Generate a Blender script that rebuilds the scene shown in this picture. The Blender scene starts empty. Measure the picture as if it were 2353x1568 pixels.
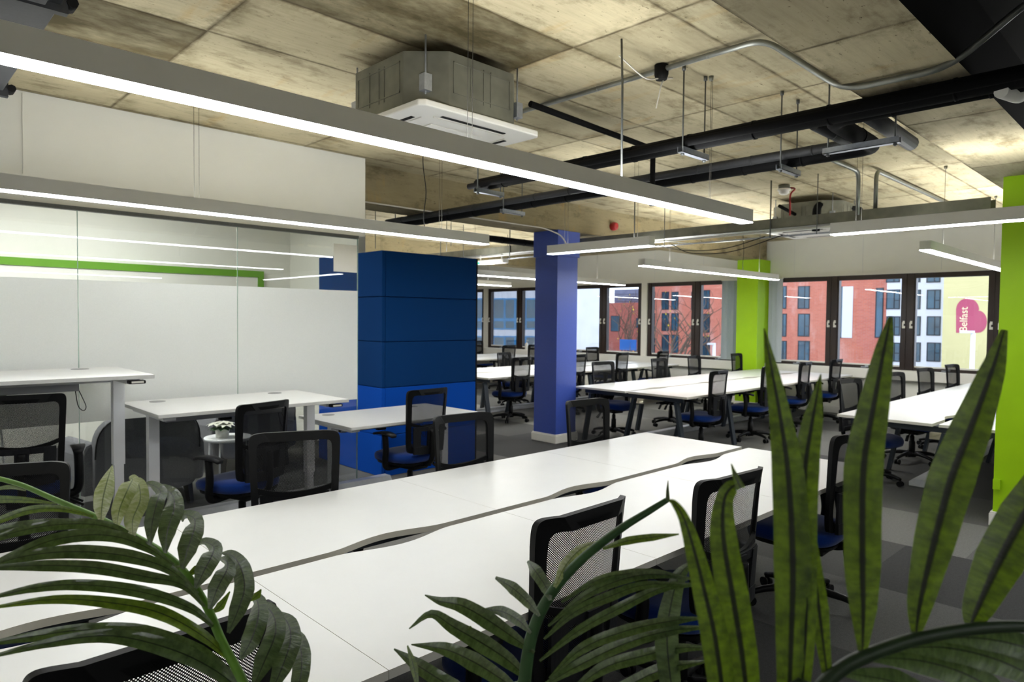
import bpy, math, random
from mathutils import Vector, Matrix
random.seed(7)
PI = math.pi
SC = bpy.context.scene
COL = SC.collection
# ------------------------------------------------------------------ camera model
F, CX, CY, H = 1562.8, 1176.5, 784.0, 1.63
yaw, pitch, roll = .8006, -.03226, -.00993
fw = Vector((math.cos(yaw)*math.cos(pitch), math.sin(yaw)*math.cos(pitch), math.sin(pitch)))
rt0 = Vector((math.sin(yaw), -math.cos(yaw), 0)); dn0 = fw.cross(rt0)
rt = math.cos(roll)*rt0 + math.sin(roll)*dn0
dn = -math.sin(roll)*rt0 + math.cos(roll)*dn0
EYE = Vector((0, 0, H))
def ray(u, v): return fw + rt*((u-CX)/F) + dn*((v-CY)/F)
def onplane(u, v, ax, c):
    r = ray(u, v); return EYE + r*((c-EYE[ax])/r[ax])
def atdepth(u, v, d): return EYE + ray(u, v)*d
cam = bpy.data.cameras.new('camera'); co = bpy.data.objects.new('camera', cam); COL.objects.link(co)
M = Matrix(((rt.x, -dn.x, -fw.x, 0), (rt.y, -dn.y, -fw.y, 0), (rt.z, -dn.z, -fw.z, H), (0, 0, 0, 1)))
co.matrix_world = M
cam.sensor_width = 36; cam.lens = F/2353*36; cam.clip_start = .05; cam.clip_end = 400
cam.dof.use_dof = True; cam.dof.focus_distance = 1.9; cam.dof.aperture_fstop = 6.3
SC.camera = co
# ------------------------------------------------------------------ materials
def lin(c):
    def f(x):
        x /= 255.; return x/12.92 if x <= .04045 else ((x+.055)/1.055)**2.4
    return tuple(f(x) for x in c)+(1,)
class NT:
    def __init__(s, name):
        s.m = bpy.data.materials.new(name); s.m.use_nodes = True; s.t = s.m.node_tree; s.t.nodes.clear()
        s.out = s.n('ShaderNodeOutputMaterial')
    def n(s, ty, **k):
        nd = s.t.nodes.new(ty)
        for a, b in k.items(): setattr(nd, a, b)
        return nd
    def put(s, sock, v):
        if v is None: return
        if isinstance(v, bpy.types.NodeSocket): s.t.links.new(v, sock)
        else: sock.default_value = v
    def math(s, op, a, b=None, c=None):
        nd = s.n('ShaderNodeMath', operation=op)
        for i, v in enumerate((a, b, c)):
            s.put(nd.inputs[i], v)
        return nd.outputs[0]
    def coord(s, kind='Object', scale=(1, 1, 1), loc=(0, 0, 0), rot=(0, 0, 0)):
        tc = s.n('ShaderNodeTexCoord'); mp = s.n('ShaderNodeMapping')
        s.t.links.new(tc.outputs[kind], mp.inputs[0])
        mp.inputs['Scale'].default_value = scale; mp.inputs['Location'].default_value = loc; mp.inputs['Rotation'].default_value = rot
        return mp.outputs[0]
    def noise(s, vec, scale, detail=3, rough=.55):
        nd = s.n('ShaderNodeTexNoise'); s.put(nd.inputs['Vector'], vec)
        nd.inputs['Scale'].default_value = scale; nd.inputs['Detail'].default_value = detail; nd.inputs['Roughness'].default_value = rough
        return nd.outputs[0]
    def ramp(s, fac, stops):
        nd = s.n('ShaderNodeValToRGB'); s.put(nd.inputs[0], fac); e = nd.color_ramp.elements
        while len(e) < len(stops): e.new(.5)
        for i, (p, c) in enumerate(stops):
            e[i].position = p; e[i].color = c if len(c) == 4 else tuple(c)+(1,)
        return nd.outputs[0]
    def mix(s, fac, a, b, mode='MIX'):
        nd = s.n('ShaderNodeMix', data_type='RGBA', blend_type=mode)
        s.put(nd.inputs[0], fac); s.put(nd.inputs[6], a); s.put(nd.inputs[7], b)
        return nd.outputs[2]
    def bsdf(s, color, rough=.5, metal=0, spec=.5, bump=None, bstr=.2, bdist=.01, **k):
        b = s.n('ShaderNodeBsdfPrincipled')
        s.put(b.inputs['Base Color'], color); s.put(b.inputs['Roughness'], rough); s.put(b.inputs['Metallic'], metal)
        s.put(b.inputs['Specular IOR Level'], spec)
        for a, v in k.items(): s.put(b.inputs[a.replace('_', ' ')], v)
        if bump is not None:
            bp = s.n('ShaderNodeBump'); s.put(bp.inputs['Height'], bump); bp.inputs['Strength'].default_value = bstr; bp.inputs['Distance'].default_value = bdist
            s.t.links.new(bp.outputs[0], b.inputs['Normal'])
        return b.outputs[0]
    def done(s, sh):
        s.t.links.new(sh, s.out.inputs[0]); return s.m
def plain(name, rgb, rough=.5, metal=0, spec=.5, var=.08, scale=30, bstr=0.0, sheen=0):
    t = NT(name); c = lin(rgb); v = t.coord()
    nz = t.noise(v, scale, 2)
    lo = tuple(x*(1-var) for x in c[:3])+(1,); hi = tuple(min(1, x*(1+var)) for x in c[:3])+(1,)
    col = t.ramp(nz, [(.3, lo), (.7, hi)])
    kw = {'Sheen_Weight': sheen} if sheen else {}
    return t.done(t.bsdf(col, rough, metal, spec, nz if bstr else None, bstr, .002, **kw))
MAT = {}
MAT['laminate'] = plain('white_laminate', (222, 222, 219), .32, 0, .5, .012, 6)
MAT['edge'] = plain('pale_edge_band', (205, 202, 192), .45, 0, .4, .02, 20)  # beige band, toned slightly darker for the shade on desk edges
MAT['plastic'] = plain('black_plastic', (8, 8, 9), .5, 0, .22, .1, 60)
MAT['plastic2'] = plain('charcoal_plastic', (24, 25, 28), .5, 0, .3, .08, 60)
MAT['slate'] = plain('dark_slate_steel', (40, 48, 56), .45, .2, .5, .06, 20)
MAT['seat'] = plain('royal_blue_fabric', (2, 42, 110), .95, 0, .2, .12, 220, .3, .2)
MAT['white_steel'] = plain('white_powder_coat', (240, 241, 244), .4, 0, .5, .015, 10)
MAT['grey_steel'] = plain('grey_powder_coat', (188, 189, 196), .5, 0, .4, .03, 10)
MAT['white_wall'] = plain('white_wall_paint', (236, 235, 226), .7, 0, .3, .015, 3)
MAT['white_gloss'] = plain('white_gloss_paint', (234, 232, 224), .35, 0, .5, .01, 4)
MAT['green'] = plain('lime_green_paint', (158, 204, 0), .5, 0, .35, .03, 5)
MAT['bordergreen'] = plain('grass_green_paint', (104, 158, 44), .5, 0, .3, .03, 5)
MAT['bluepaint'] = plain('violet_blue_paint', (58, 82, 172), .42, 0, .5, .04, 40)
MAT['navyfelt'] = plain('navy_wool_felt', (0, 46, 96), .95, 0, .15, .14, 260, .35)
MAT['bluefelt'] = plain('bright_blue_wool_felt', (0, 66, 160), .95, 0, .15, .1, 260, .35)
MAT['alu'] = plain('satin_grey_aluminium', (226, 226, 222), .5, 0, .5, .02, 8)
MAT['galv'] = plain('galvanised_steel', (122, 122, 110), .5, .5, .5, .2, 7)
MAT['conduit'] = plain('conduit_steel', (128, 130, 124), .35, .7, .5, .15, 12)
MAT['zinc'] = plain('zinc_bracket', (170, 176, 186), .35, .7, .5, .1, 40)
MAT['foam'] = plain('black_pipe_insulation', (9, 9, 10), .8, 0, .15, .15, 50)
MAT['foam2'] = plain('grey_pipe_insulation', (46, 47, 49), .6, 0, .35, .1, 50)
MAT['rod'] = plain('threaded_rod_steel', (96, 98, 96), .45, .6, .5, .1, 90)
MAT['brown'] = plain('dark_brown_window_frame', (38, 24, 18), .35, 0, .5, .08, 14)
MAT['blackpaint'] = plain('matt_black_paint', (14, 13, 12), .8, 0, .2, .2, 4)  # real black parts, plus the shade colour of the near ceiling bay
MAT['blind'] = plain('pale_grey_blind_fabric', (196, 204, 208), .8, 0, .2, .03, 60)
MAT['trunk'] = plain('silver_grey_trunking', (206, 208, 212), .4, .2, .5, .05, 20)
MAT['sofa'] = plain('dark_grey_wool', (108, 108, 112), .95, 0, .15, .2, 240, .3)
MAT['sofaleg'] = plain('black_stained_wood', (20, 18, 17), .5, 0, .4, .1, 20)
MAT['red'] = plain('red_plastic', (150, 16, 20), .45, 0, .5, .05, 30)
MAT['wire'] = plain('steel_wire', (48, 46, 40), .8, 0, .5, .05, 50)
MAT['whitecable'] = plain('white_cable_sheath', (214, 210, 200), .5, 0, .4, .03, 50)
MAT['creamtray'] = plain('cream_steel_tray', (214, 208, 190), .5, 0, .4, .03, 20)
MAT['paper'] = plain('white_paper', (238, 236, 228), .8, 0, .2, .02, 10)
MAT['stem'] = plain('palm_stem_green', (96, 140, 44), .5, 0, .4, .2, 30)
MAT['stemdark'] = plain('dark_palm_stem_green', (30, 46, 22), .5, 0, .4, .2, 30)
MAT['grommet'] = plain('grey_plastic_grommet', (150, 150, 150), .5, 0, .4, .05, 20)
MAT['soil'] = plain('potting_soil', (40, 30, 22), .95, 0, .1, .3, 60)
MAT['pot'] = plain('charcoal_planter', (52, 52, 54), .6, 0, .3, .06, 20)
MAT['petal'] = plain('cream_petal', (240, 240, 226), .6, 0, .3, .03, 40)
MAT['leafdark'] = plain('dark_green_leaf', (48, 80, 40), .5, 0, .4, .2, 40)
MAT['bark'] = plain('grey_brown_bark', (92, 78, 68), .9, 0, .1, .2, 3)
MAT['yellowleaf'] = plain('yellow_autumn_leaf', (200, 180, 60), .8, 0, .1, .15, 3)

def emis(name, rgb, st):
    t = NT(name); e = t.n('ShaderNodeEmission'); e.inputs[0].default_value = lin(rgb); e.inputs[1].default_value = st
    return t.done(e.outputs[0])
MAT['led'] = emis('white_led_diffuser', (248, 251, 253), 27.0)
MAT['ledfar'] = emis('bright_white_led_diffuser', (248, 251, 253), 58.0)
MAT['ledupfar'] = emis('bright_white_led_uplight', (250, 251, 250), 60.0)  # upward glow added to the far pendants to brighten ceiling and walls
MAT['ledup'] = emis('white_led_uplight', (250, 251, 250), 26.0)  # upward glow added to the near pendants
MAT['ledroom'] = emis('white_led_panel', (250, 252, 250), 58.0)  # glow of the added, unseen meeting room panels
MAT['ledgreen'] = emis('green_indicator_led', (40, 255, 150), 3.0)

def concrete(name, joints, base=(196, 180, 138), dark=(120, 106, 70), amount=.5):
    t = NT(name); v = t.coord()
    big = t.noise(v, .9, 5, .6)
    grain = t.noise(t.coord(scale=(2.2, 26, 14)), 1.6, 5, .65)
    blot = t.noise(t.coord(scale=(1, 2.2, 2.2), loc=(3, 7, 1)), 2.3, 6, .68)
    spots = t.noise(t.coord(scale=(6, 15, 12), loc=(9, 2, 5)), 3.4, 5, .7)
    c = t.mix(t.ramp(big, [(.3, (0, 0, 0)), (.72, (1, 1, 1))]), lin(base), lin(tuple(int(x*.86) for x in base)))
    c = t.mix(t.math('MULTIPLY', t.ramp(grain, [(.45, (0, 0, 0)), (.75, (1, 1, 1))]), .22), c, lin(dark))
    c = t.mix(t.math('MULTIPLY', t.ramp(blot, [(.53, (0, 0, 0)), (.7, (1, 1, 1))]), amount), c, lin(dark))
    c = t.mix(t.math('MULTIPLY', t.ramp(spots, [(.63, (0, 0, 0)), (.70, (1, 1, 1))]), .85), c, lin((70, 60, 38)))
    rust = t.noise(t.coord(scale=(3, .9, 1), loc=(1, 5, 2)), 1.5, 4, .6)
    c = t.mix(t.math('MULTIPLY', t.ramp(rust, [(.6, (0, 0, 0)), (.72, (1, 1, 1))]), .35), c, lin((178, 140, 70)))
    h = grain
    if joints:
        sx = t.n('ShaderNodeSeparateXYZ'); t.put(sx.inputs[0], v)
        wob = t.math('MULTIPLY', t.math('SUBTRACT', t.noise(v, 9, 3), .5), .012)
        def cells(sock, off, pitch):
            q = t.math('DIVIDE', t.math('SUBTRACT', t.math('ADD', sock, wob), off), pitch)
            fr = t.math('FRACT', q); ed = t.math('MULTIPLY', t.math('MINIMUM', fr, t.math('SUBTRACT', 1.0, fr)), pitch)
            return t.math('FLOOR', q), ed
        ix, ex = cells(sx.outputs[0], 1.40, 1.555)
        iy, ey = cells(sx.outputs[1], 1.94, .63)
        cb = t.n('ShaderNodeCombineXYZ'); t.put(cb.inputs[0], ix); t.put(cb.inputs[1], iy)
        wn = t.n('ShaderNodeTexWhiteNoise', noise_dimensions='3D'); t.put(wn.inputs['Vector'], cb.outputs[0])
        tone = t.ramp(wn.outputs[0], [(0, (.74, .74, .72)), (.5, (.96, .95, .93)), (1, (1.1, 1.1, 1.1))])
        c = t.mix(1.0, c, tone, 'MULTIPLY')
        def inr(s_, a): return t.math('COMPARE', s_, float(a), .1)
        st = t.math('MULTIPLY', inr(ix, 0), inr(iy, 1))
        st2 = t.math('MULTIPLY', inr(ix, -1), inr(iy, 3))
        st3 = t.math('MULTIPLY', inr(ix, 1), inr(iy, 0))
        stain = t.math('ADD', t.math('ADD', st, st2), t.math('MULTIPLY', st3, .45))
        stn = t.math('MULTIPLY', stain, t.ramp(t.noise(t.coord(scale=(1, 2, 1)), 2.2, 5, .65), [(.36, (1, 1, 1)), (.7, (.4, .4, .4))]))
        c = t.mix(stn, c, lin((72, 64, 40)))
        e = t.math('MINIMUM', ex, ey)
        ln = t.math('SUBTRACT', 1.0, t.math('SMOOTH_MIN', 1.0, t.math('DIVIDE', t.math('MULTIPLY', e, t.math('ADD', .45, t.noise(v, 2.6, 4, .7))), .017), .05))
        ln = t.math('MAXIMUM', ln, 0.0)
        lnm = t.math('MULTIPLY', ln, t.ramp(t.noise(v, 5, 4), [(.3, (.35, .35, .35)), (.6, (1, 1, 1))]))
        halo = t.math('MULTIPLY', t.math('MAXIMUM', t.math('SUBTRACT', 1.0, t.math('DIVIDE', e, .14)), 0.0), t.ramp(t.noise(v, 2.3, 6, .75), [(.46, (0, 0, 0)), (.66, (.9, .9, .9))]))
        c = t.mix(halo, c, lin((92, 80, 48)))
        c = t.mix(t.math('MULTIPLY', lnm, .95), c, lin((66, 54, 30)))
        h = t.math('SUBTRACT', t.math('MULTIPLY', grain, .15), ln)
    return t.done(t.bsdf(c, .85, 0, .2, h, .35, .012))
MAT['slab'] = concrete('board_marked_concrete_slab', True, (200, 189, 156), (92, 80, 52), .7)
MAT['beam'] = concrete('weathered_concrete_beam', False, (160, 147, 114), (76, 66, 42), .75)

def carpet():
    t = NT('grey_carpet_planks'); v = t.coord(); sx = t.n('ShaderNodeSeparateXYZ'); t.put(sx.inputs[0], v)
    ix = t.math('FLOOR', t.math('DIVIDE', t.math('SUBTRACT', sx.outputs[0], .52), 1.0))
    iy = t.math('FLOOR', t.math('DIVIDE', t.math('ADD', sx.outputs[1], t.math('MULTIPLY', ix, .37)), 3.0))
    cb = t.n('ShaderNodeCombineXYZ'); t.put(cb.inputs[0], ix); t.put(cb.inputs[1], iy)
    wn = t.n('ShaderNodeTexWhiteNoise', noise_dimensions='3D'); t.put(wn.inputs['Vector'], cb.outputs[0])
    c = t.ramp(wn.outputs[0], [(0, lin((66, 66, 66))), (.45, lin((92, 92, 90))), (1, lin((128, 127, 123)))])
    f1 = t.noise(v, 320, 2, .7); f2 = t.noise(v, 60, 3)
    c = t.mix(1.0, c, t.ramp(f1, [(.3, (.55, .55, .55)), (.7, (1.4, 1.4, 1.4))]), 'MULTIPLY')
    c = t.mix(1.0, c, t.ramp(f2, [(.3, (.9, .9, .9)), (.7, (1.08, 1.08, 1.08))]), 'MULTIPLY')
    return t.done(t.bsdf(c, 1.0, 0, .1, f1, .4, .004))
MAT['carpet'] = carpet()

def chairmesh():
    t = NT('black_chair_mesh'); tc = t.n('ShaderNodeTexCoord'); sx = t.n('ShaderNodeSeparateXYZ'); t.t.links.new(tc.outputs['Object'], sx.inputs[0])
    p = .0058
    a = t.math('SINE', t.math('MULTIPLY', t.math('ADD', sx.outputs[0], sx.outputs[2]), 2*PI/p/1.2))
    b = t.math('SINE', t.math('MULTIPLY', t.math('SUBTRACT', sx.outputs[0], sx.outputs[2]), 2*PI/p/1.2))
    hole = t.math('GREATER_THAN', t.math('MULTIPLY', t.math('ADD', a, b), .5), .34)
    tr = t.n('ShaderNodeBsdfTransparent')
    d = t.bsdf(lin((16, 16, 17)), .8, 0, .15)
    mx = t.n('ShaderNodeMixShader'); t.put(mx.inputs[0], hole); t.t.links.new(d, mx.inputs[1]); t.t.links.new(tr.outputs[0], mx.inputs[2])
    return t.done(mx.outputs[0])
MAT['mesh'] = chairmesh()

def glass(name, tint, ior=1.45, boost=1.0):
    t = NT(name); tr = t.n('ShaderNodeBsdfTransparent'); tr.inputs[0].default_value = tint
    gl = t.n('ShaderNodeBsdfGlossy'); gl.inputs['Roughness'].default_value = .0; gl.inputs[0].default_value = (1, 1, 1, 1)
    fr = t.n('ShaderNodeFresnel'); fr.inputs[0].default_value = ior
    dirt = t.noise(t.coord(scale=(1, 1, .2)), 12, 3)
    fac = t.math('MULTIPLY', fr.outputs[0], t.math('MULTIPLY', boost, t.math('ADD', .92, t.math('MULTIPLY', dirt, .16))))
    mx = t.n('ShaderNodeMixShader'); t.put(mx.inputs[0], fac); t.t.links.new(tr.outputs[0], mx.inputs[1]); t.t.links.new(gl.outputs[0], mx.inputs[2])
    return t.done(mx.outputs[0])
MAT['glass'] = glass('clear_partition_glass', (.972, .985, .978, 1), 1.5)
MAT['winglass'] = glass('window_glass', (.94, .96, .98, 1), 1.45, .8)
MAT['glassedge'] = plain('green_glass_edge', (150, 176, 164), .2, 0, .6, .04, 10)

def frost():
    t = NT('frosted_glass_film'); nz = t.noise(t.coord(), 180, 2)
    c = t.ramp(nz, [(.3, (.93, .94, .925)), (.7, (.97, .975, .96))])
    d = t.n('ShaderNodeBsdfDiffuse'); t.put(d.inputs[0], c)
    tl = t.n('ShaderNodeBsdfTranslucent'); t.put(tl.inputs[0], c)
    m1 = t.n('ShaderNodeMixShader'); m1.inputs[0].default_value = .5; t.t.links.new(d.outputs[0], m1.inputs[1]); t.t.links.new(tl.outputs[0], m1.inputs[2])
    tr = t.n('ShaderNodeBsdfTransparent')
    m2 = t.n('ShaderNodeMixShader'); m2.inputs[0].default_value = .06; t.t.links.new(m1.outputs[0], m2.inputs[1]); t.t.links.new(tr.outputs[0], m2.inputs[2])
    return t.done(m2.outputs[0])
MAT['frost'] = frost()

def leafmat(name, lo, hi, rib, ribw=.05, trans=.25, rough=.34):
    t = NT(name); v = t.coord('UV')
    sx = t.n('ShaderNodeSeparateXYZ'); t.put(sx.inputs[0], v)
    cen = t.math('ABSOLUTE', t.math('SUBTRACT', sx.outputs[1], .5))
    wave = t.noise(t.coord('UV', scale=(14, .8, 1)), 2.4, 3)
    c = t.ramp(wave, [(.36, lin(lo)), (.66, lin(hi))])
    ribm = t.math('MINIMUM', t.math('SUBTRACT', 1.0, t.math('DIVIDE', t.math('SUBTRACT', cen, ribw*.45), ribw*.4)), 1.0)
    c = t.mix(t.math('MULTIPLY', t.math('MAXIMUM', ribm, 0.0), .95), c, lin(rib))
    vein = t.n('ShaderNodeTexWave', wave_type='BANDS', bands_direction='Y'); t.put(vein.inputs[0], t.coord('UV', scale=(1, 5, 1))); vein.inputs['Scale'].default_value = 4
    p = t.bsdf(c, rough, 0, .8, t.math('ADD', wave, t.math('MULTIPLY', vein.outputs[0], .12)), .6, .008)
    tl = t.n('ShaderNodeBsdfTranslucent'); t.put(tl.inputs[0], t.mix(t.math('MULTIPLY', t.math('SUBTRACT', 1.0, t.math('MAXIMUM', ribm, 0.0)), .35), c, lin((140, 170, 20))))
    mx = t.n('ShaderNodeMixShader'); mx.inputs[0].default_value = trans; t.t.links.new(p, mx.inputs[1]); t.t.links.new(tl.outputs[0], mx.inputs[2])
    return t.done(mx.outputs[0])
MAT['leaf'] = leafmat('palm_leaflet_green', (54, 76, 38), (98, 122, 70), (20, 30, 12), .05, .15, .3)
MAT['leafbright'] = leafmat('young_palm_leaflet_green', (72, 100, 18), (116, 142, 40), (30, 40, 12), .06, .25)
MAT['leafpale'] = leafmat('pale_palm_leaflet_green', (160, 176, 88), (214, 222, 164), (90, 110, 40), .05, .3)
MAT['leafbig'] = leafmat('broad_palm_leaflet_green', (56, 80, 4), (112, 142, 14), (6, 9, 3), .13, .32, .4)

def brick(name, c1, c2):
    t = NT(name); v = t.coord('Object', rot=(PI/2, 0, PI/2))
    b = t.n('ShaderNodeTexBrick'); b.offset = .5
    tc = t.n('ShaderNodeTexCoord'); sx = t.n('ShaderNodeSeparateXYZ'); t.t.links.new(tc.outputs['Object'], sx.inputs[0])
    cb = t.n('ShaderNodeCombineXYZ'); t.put(cb.inputs[0], sx.outputs[1]); t.put(cb.inputs[1], sx.outputs[2])
    t.put(b.inputs['Vector'], cb.outputs[0]); b.inputs['Scale'].default_value = 1.0
    b.inputs['Brick Width'].default_value = .45; b.inputs['Row Height'].default_value = .15; b.inputs['Mortar Size'].default_value = .012
    b.inputs['Color1'].default_value = lin(c1); b.inputs['Color2'].default_value = lin(c2); b.inputs['Mortar'].default_value = lin((178, 140, 128))
    pale = t.ramp(t.noise(t.coord(scale=(1, 1, .4)), .35, 5, .65), [(.55, (0, 0, 0)), (.72, (.45, .45, .45))])
    c = t.mix(pale, b.outputs[0], lin((224, 196, 190)))
    return t.done(t.bsdf(c, .9, 0, .1))
MAT['brick'] = brick('orange_red_brickwork', (198, 118, 98), (186, 108, 90))
MAT['brick2'] = brick('dull_red_brickwork', (186, 104, 90), (170, 92, 80))
MAT['whitepanel'] = plain('white_facade_panel', (214, 218, 228), .6, 0, .3, .03, .6)
MAT['render'] = plain('grey_white_render', (206, 208, 216), .9, 0, .1, .07, .5)
MAT['mural'] = plain('pale_yellow_mural_paint', (206, 198, 146), .8, 0, .2, .08, .25)
MAT['heart'] = plain('raspberry_mural_paint', (176, 84, 108), .8, 0, .2, .06, .4)
MAT['cream'] = plain('cream_mural_paint', (246, 234, 190), .8, 0, .2, .03, .4)
MAT['darkwin'] = plain('blue_tinted_window_pane', (14, 66, 88), .12, 0, .7, .5, .5)
MAT['winframe'] = plain('anthracite_window_frame', (28, 36, 46), .5, 0, .4, .05, 5)
MAT['cyanframe'] = plain('bright_blue_window_frame', (20, 130, 190), .5, 0, .4, .05, 3)
MAT['bluewin'] = plain('deep_blue_window_pane', (20, 70, 96), .12, 0, .7, .55, .4)
MAT['hoard'] = plain('blue_hoarding_paint', (34, 84, 150), .7, 0, .2, .1, 1)
MAT['tarmac'] = plain('grey_tarmac', (110, 110, 114), .95, 0, .1, .1, .6)
MAT['roofgrey'] = plain('blue_grey_roof_cladding', (120, 126, 148), .7, 0, .2, .12, 1.2)
# ------------------------------------------------------------------ mesh builder
class MB:
    def __init__(s): s.v = []; s.f = []; s.mi = []; s.sm = []; s.uv = None
    def add(s, vs, fs, mi=0, smooth=False):
        b = len(s.v); s.v += [tuple(p) for p in vs]
        for f in fs: s.f.append([i+b for i in f]); s.mi.append(mi); s.sm.append(smooth)
        return b
    def box(s, lo, hi, mi=0):
        (a, b, c), (d, e, f) = lo, hi
        s.add([(a, b, c), (d, b, c), (d, e, c), (a, e, c), (a, b, f), (d, b, f), (d, e, f), (a, e, f)],
              [(0, 3, 2, 1), (4, 5, 6, 7), (0, 1, 5, 4), (1, 2, 6, 5), (2, 3, 7, 6), (3, 0, 4, 7)], mi); return s
    def cbox(s, c, d, mi=0): return s.box([c[i]-d[i]/2 for i in range(3)], [c[i]+d[i]/2 for i in range(3)], mi)
    def bar(s, p, q, w, h, up=(0, 0, 1), mi=0, w2=None, h2=None):
        p, q = Vector(p), Vector(q); t = (q-p).normalized(); u = Vector(up)
        sd = t.cross(u)
        if sd.length < 1e-4: sd = t.cross(Vector((0, 1, 0)))
        sd.normalize(); n = sd.cross(t); w2 = w2 or w; h2 = h2 or h
        vs = [P+sd*(a*W/2)+n*(b*Hh/2) for P, W, Hh in ((p, w, h), (q, w2, h2)) for a, b in ((-1, -1), (1, -1), (1, 1), (-1, 1))]
        s.add(vs, [(0, 1, 2, 3), (7, 6, 5, 4), (0, 4, 5, 1), (1, 5, 6, 2), (2, 6, 7, 3), (3, 7, 4, 0)], mi); return s
    def tube(s, pts, r, n=10, mi=0, caps=True):
        pts = [Vector(p) for p in pts]; rs = r if isinstance(r, (list, tuple)) else [r]*len(pts)
        T = [(pts[min(i+1, len(pts)-1)]-pts[max(i-1, 0)]).normalized() for i in range(len(pts))]
        a = Vector((0, 0, 1)) if abs(T[0].z) < .9 else Vector((1, 0, 0))
        N = T[0].cross(a).normalized(); vs = []
        for i, p in enumerate(pts):
            N = (N-T[i]*N.dot(T[i])).normalized(); B = T[i].cross(N)
            vs += [p+(N*math.cos(2*PI*k/n)+B*math.sin(2*PI*k/n))*rs[i] for k in range(n)]
        fs = [(i*n+k, i*n+(k+1) % n, (i+1)*n+(k+1) % n, (i+1)*n+k) for i in range(len(pts)-1) for k in range(n)]
        s.add(vs, fs, mi, True)
        if caps:
            b = len(s.v)-len(vs); m = len(pts)-1
            s.f += [[b+k for k in range(n)][::-1], [b+m*n+k for k in range(n)]]; s.mi += [mi, mi]; s.sm += [False, False]
        return s
    def lathe(s, prof, n=24, c=(0, 0, 0), mi=0, smooth=True):
        vs = [(c[0]+r*math.cos(2*PI*k/n), c[1]+r*math.sin(2*PI*k/n), c[2]+z) for r, z in prof for k in range(n)]
        fs = [(i*n+k, i*n+(k+1) % n, (i+1)*n+(k+1) % n, (i+1)*n+k) for i in range(len(prof)-1) for k in range(n)]
        s.add(vs, fs, mi, smooth); b = len(s.v)-len(vs); m = len(prof)-1
        s.f += [[b+k for k in range(n)][::-1], [b+m*n+k for k in range(n)]]; s.mi += [mi, mi]; s.sm += [False, False]
        return s
    def prism(s, poly, z0, z1, mi=0, side=None, T=None):
        n = len(poly); vs = [(x, y, z0) for x, y in poly]+[(x, y, z1) for x, y in poly]
        if T: vs = [T(Vector(p)) for p in vs]
        s.add(vs, [list(range(n))[::-1], list(range(n, 2*n))], mi)
        b = len(s.v)-2*n
        for k in range(n):
            s.f.append([b+k, b+(k+1) % n, b+n+(k+1) % n, b+n+k]); s.mi.append(mi if side is None else side); s.sm.append(False)
        return s
    def mesh(s, name, mats):
        me = bpy.data.meshes.new(name); me.from_pydata(s.v, [], s.f)
        for m in mats: me.materials.append(MAT[m] if isinstance(m, str) else m)
        me.polygons.foreach_set('material_index', s.mi); me.polygons.foreach_set('use_smooth', s.sm)
        if s.uv:
            ul = me.uv_layers.new(name='UVMap')
            for p in me.polygons:
                for li in p.loop_indices: ul.data[li].uv = s.uv[me.loops[li].vertex_index]
        me.update(); return me
    def build(s, name, mats, parent=None, loc=None, bevel=0):
        if isinstance(mats, str): mats = [mats]
        o = bpy.data.objects.new(name, s.mesh(name, mats)); COL.objects.link(o)
        if loc: o.location = loc
        if parent is not None: o.parent = parent
        if bevel:
            md = o.modifiers.new('bevel', 'BEVEL'); md.width = bevel; md.segments = 2; md.limit_method = 'ANGLE'
        return o
def tag(o, label, cat, group=None, kind=None):
    o['label'] = label; o['category'] = cat
    if group: o['group'] = group
    if kind: o['kind'] = kind
    return o
def thing(name, label, cat, loc=(0, 0, 0), rz=0, group=None):
    o = bpy.data.objects.new(name, None); COL.objects.link(o); o.location = loc; o.rotation_euler = (0, 0, rz); o.empty_display_size = .1
    return tag(o, label, cat, group)
def struct(name, mb, m, parent=None, bevel=0):
    o = mb.build(name, m, parent, bevel=bevel)
    if parent is None: o['kind'] = 'structure'
    return o
def copy_tree(o, parent=None):
    c = o.copy(); COL.objects.link(c)
    if parent is not None: c.parent = parent
    for ch in o.children: copy_tree(ch, c)
    return c
def arc(c, r, a0, a1, n, ax='xy'):
    out = []
    for i in range(n+1):
        a = a0+(a1-a0)*i/n; p = [r*math.cos(a), r*math.sin(a)]
        q = {'xy': (p[0], p[1], 0), 'xz': (p[0], 0, p[1]), 'yz': (0, p[0], p[1])}[ax]
        out.append((c[0]+q[0], c[1]+q[1], c[2]+q[2]))
    return out
def fillet(pts, r, n=5):
    pts = [Vector(p) for p in pts]; out = [pts[0]]
    for i in range(1, len(pts)-1):
        a, b, c = pts[i-1], pts[i], pts[i+1]
        d1 = (a-b); d2 = (c-b); k = min(r, d1.length*.45, d2.length*.45)
        p, q = b+d1.normalized()*k, b+d2.normalized()*k
        for j in range(n+1):
            t = j/n; out.append(p*(1-t)**2+b*2*t*(1-t)+q*t*t)
    return out+[pts[-1]]
def spline(pts, per=6):
    P = [Vector(p) for p in pts]; P = [P[0]*2-P[1]]+P+[P[-1]*2-P[-2]]; out = []
    for i in range(1, len(P)-2):
        for j in range(per):
            t = j/per; a, b, c, d = P[i-1:i+3]
            out.append(.5*((2*b)+(c-a)*t+(2*a-5*b+4*c-d)*t*t+(3*b-a-3*c+d)*t**3))
    return out+[P[-2]]
# ------------------------------------------------------------------ the room shell
ZC, XW = 3.17, 12.7
struct('floor', MB().box((-4, -4, -.12), (XW+.25, 17, 0)), 'carpet')
struct('ceiling', MB().box((-4, .83, ZC), (XW+.25, 17, ZC+.25)), 'slab')
struct('ceiling', MB().box((-4, -4, ZC), (XW+.25, .83, ZC+.25)), 'blackpaint')  # shade of the unlit near bay put into the slab as black
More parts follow.
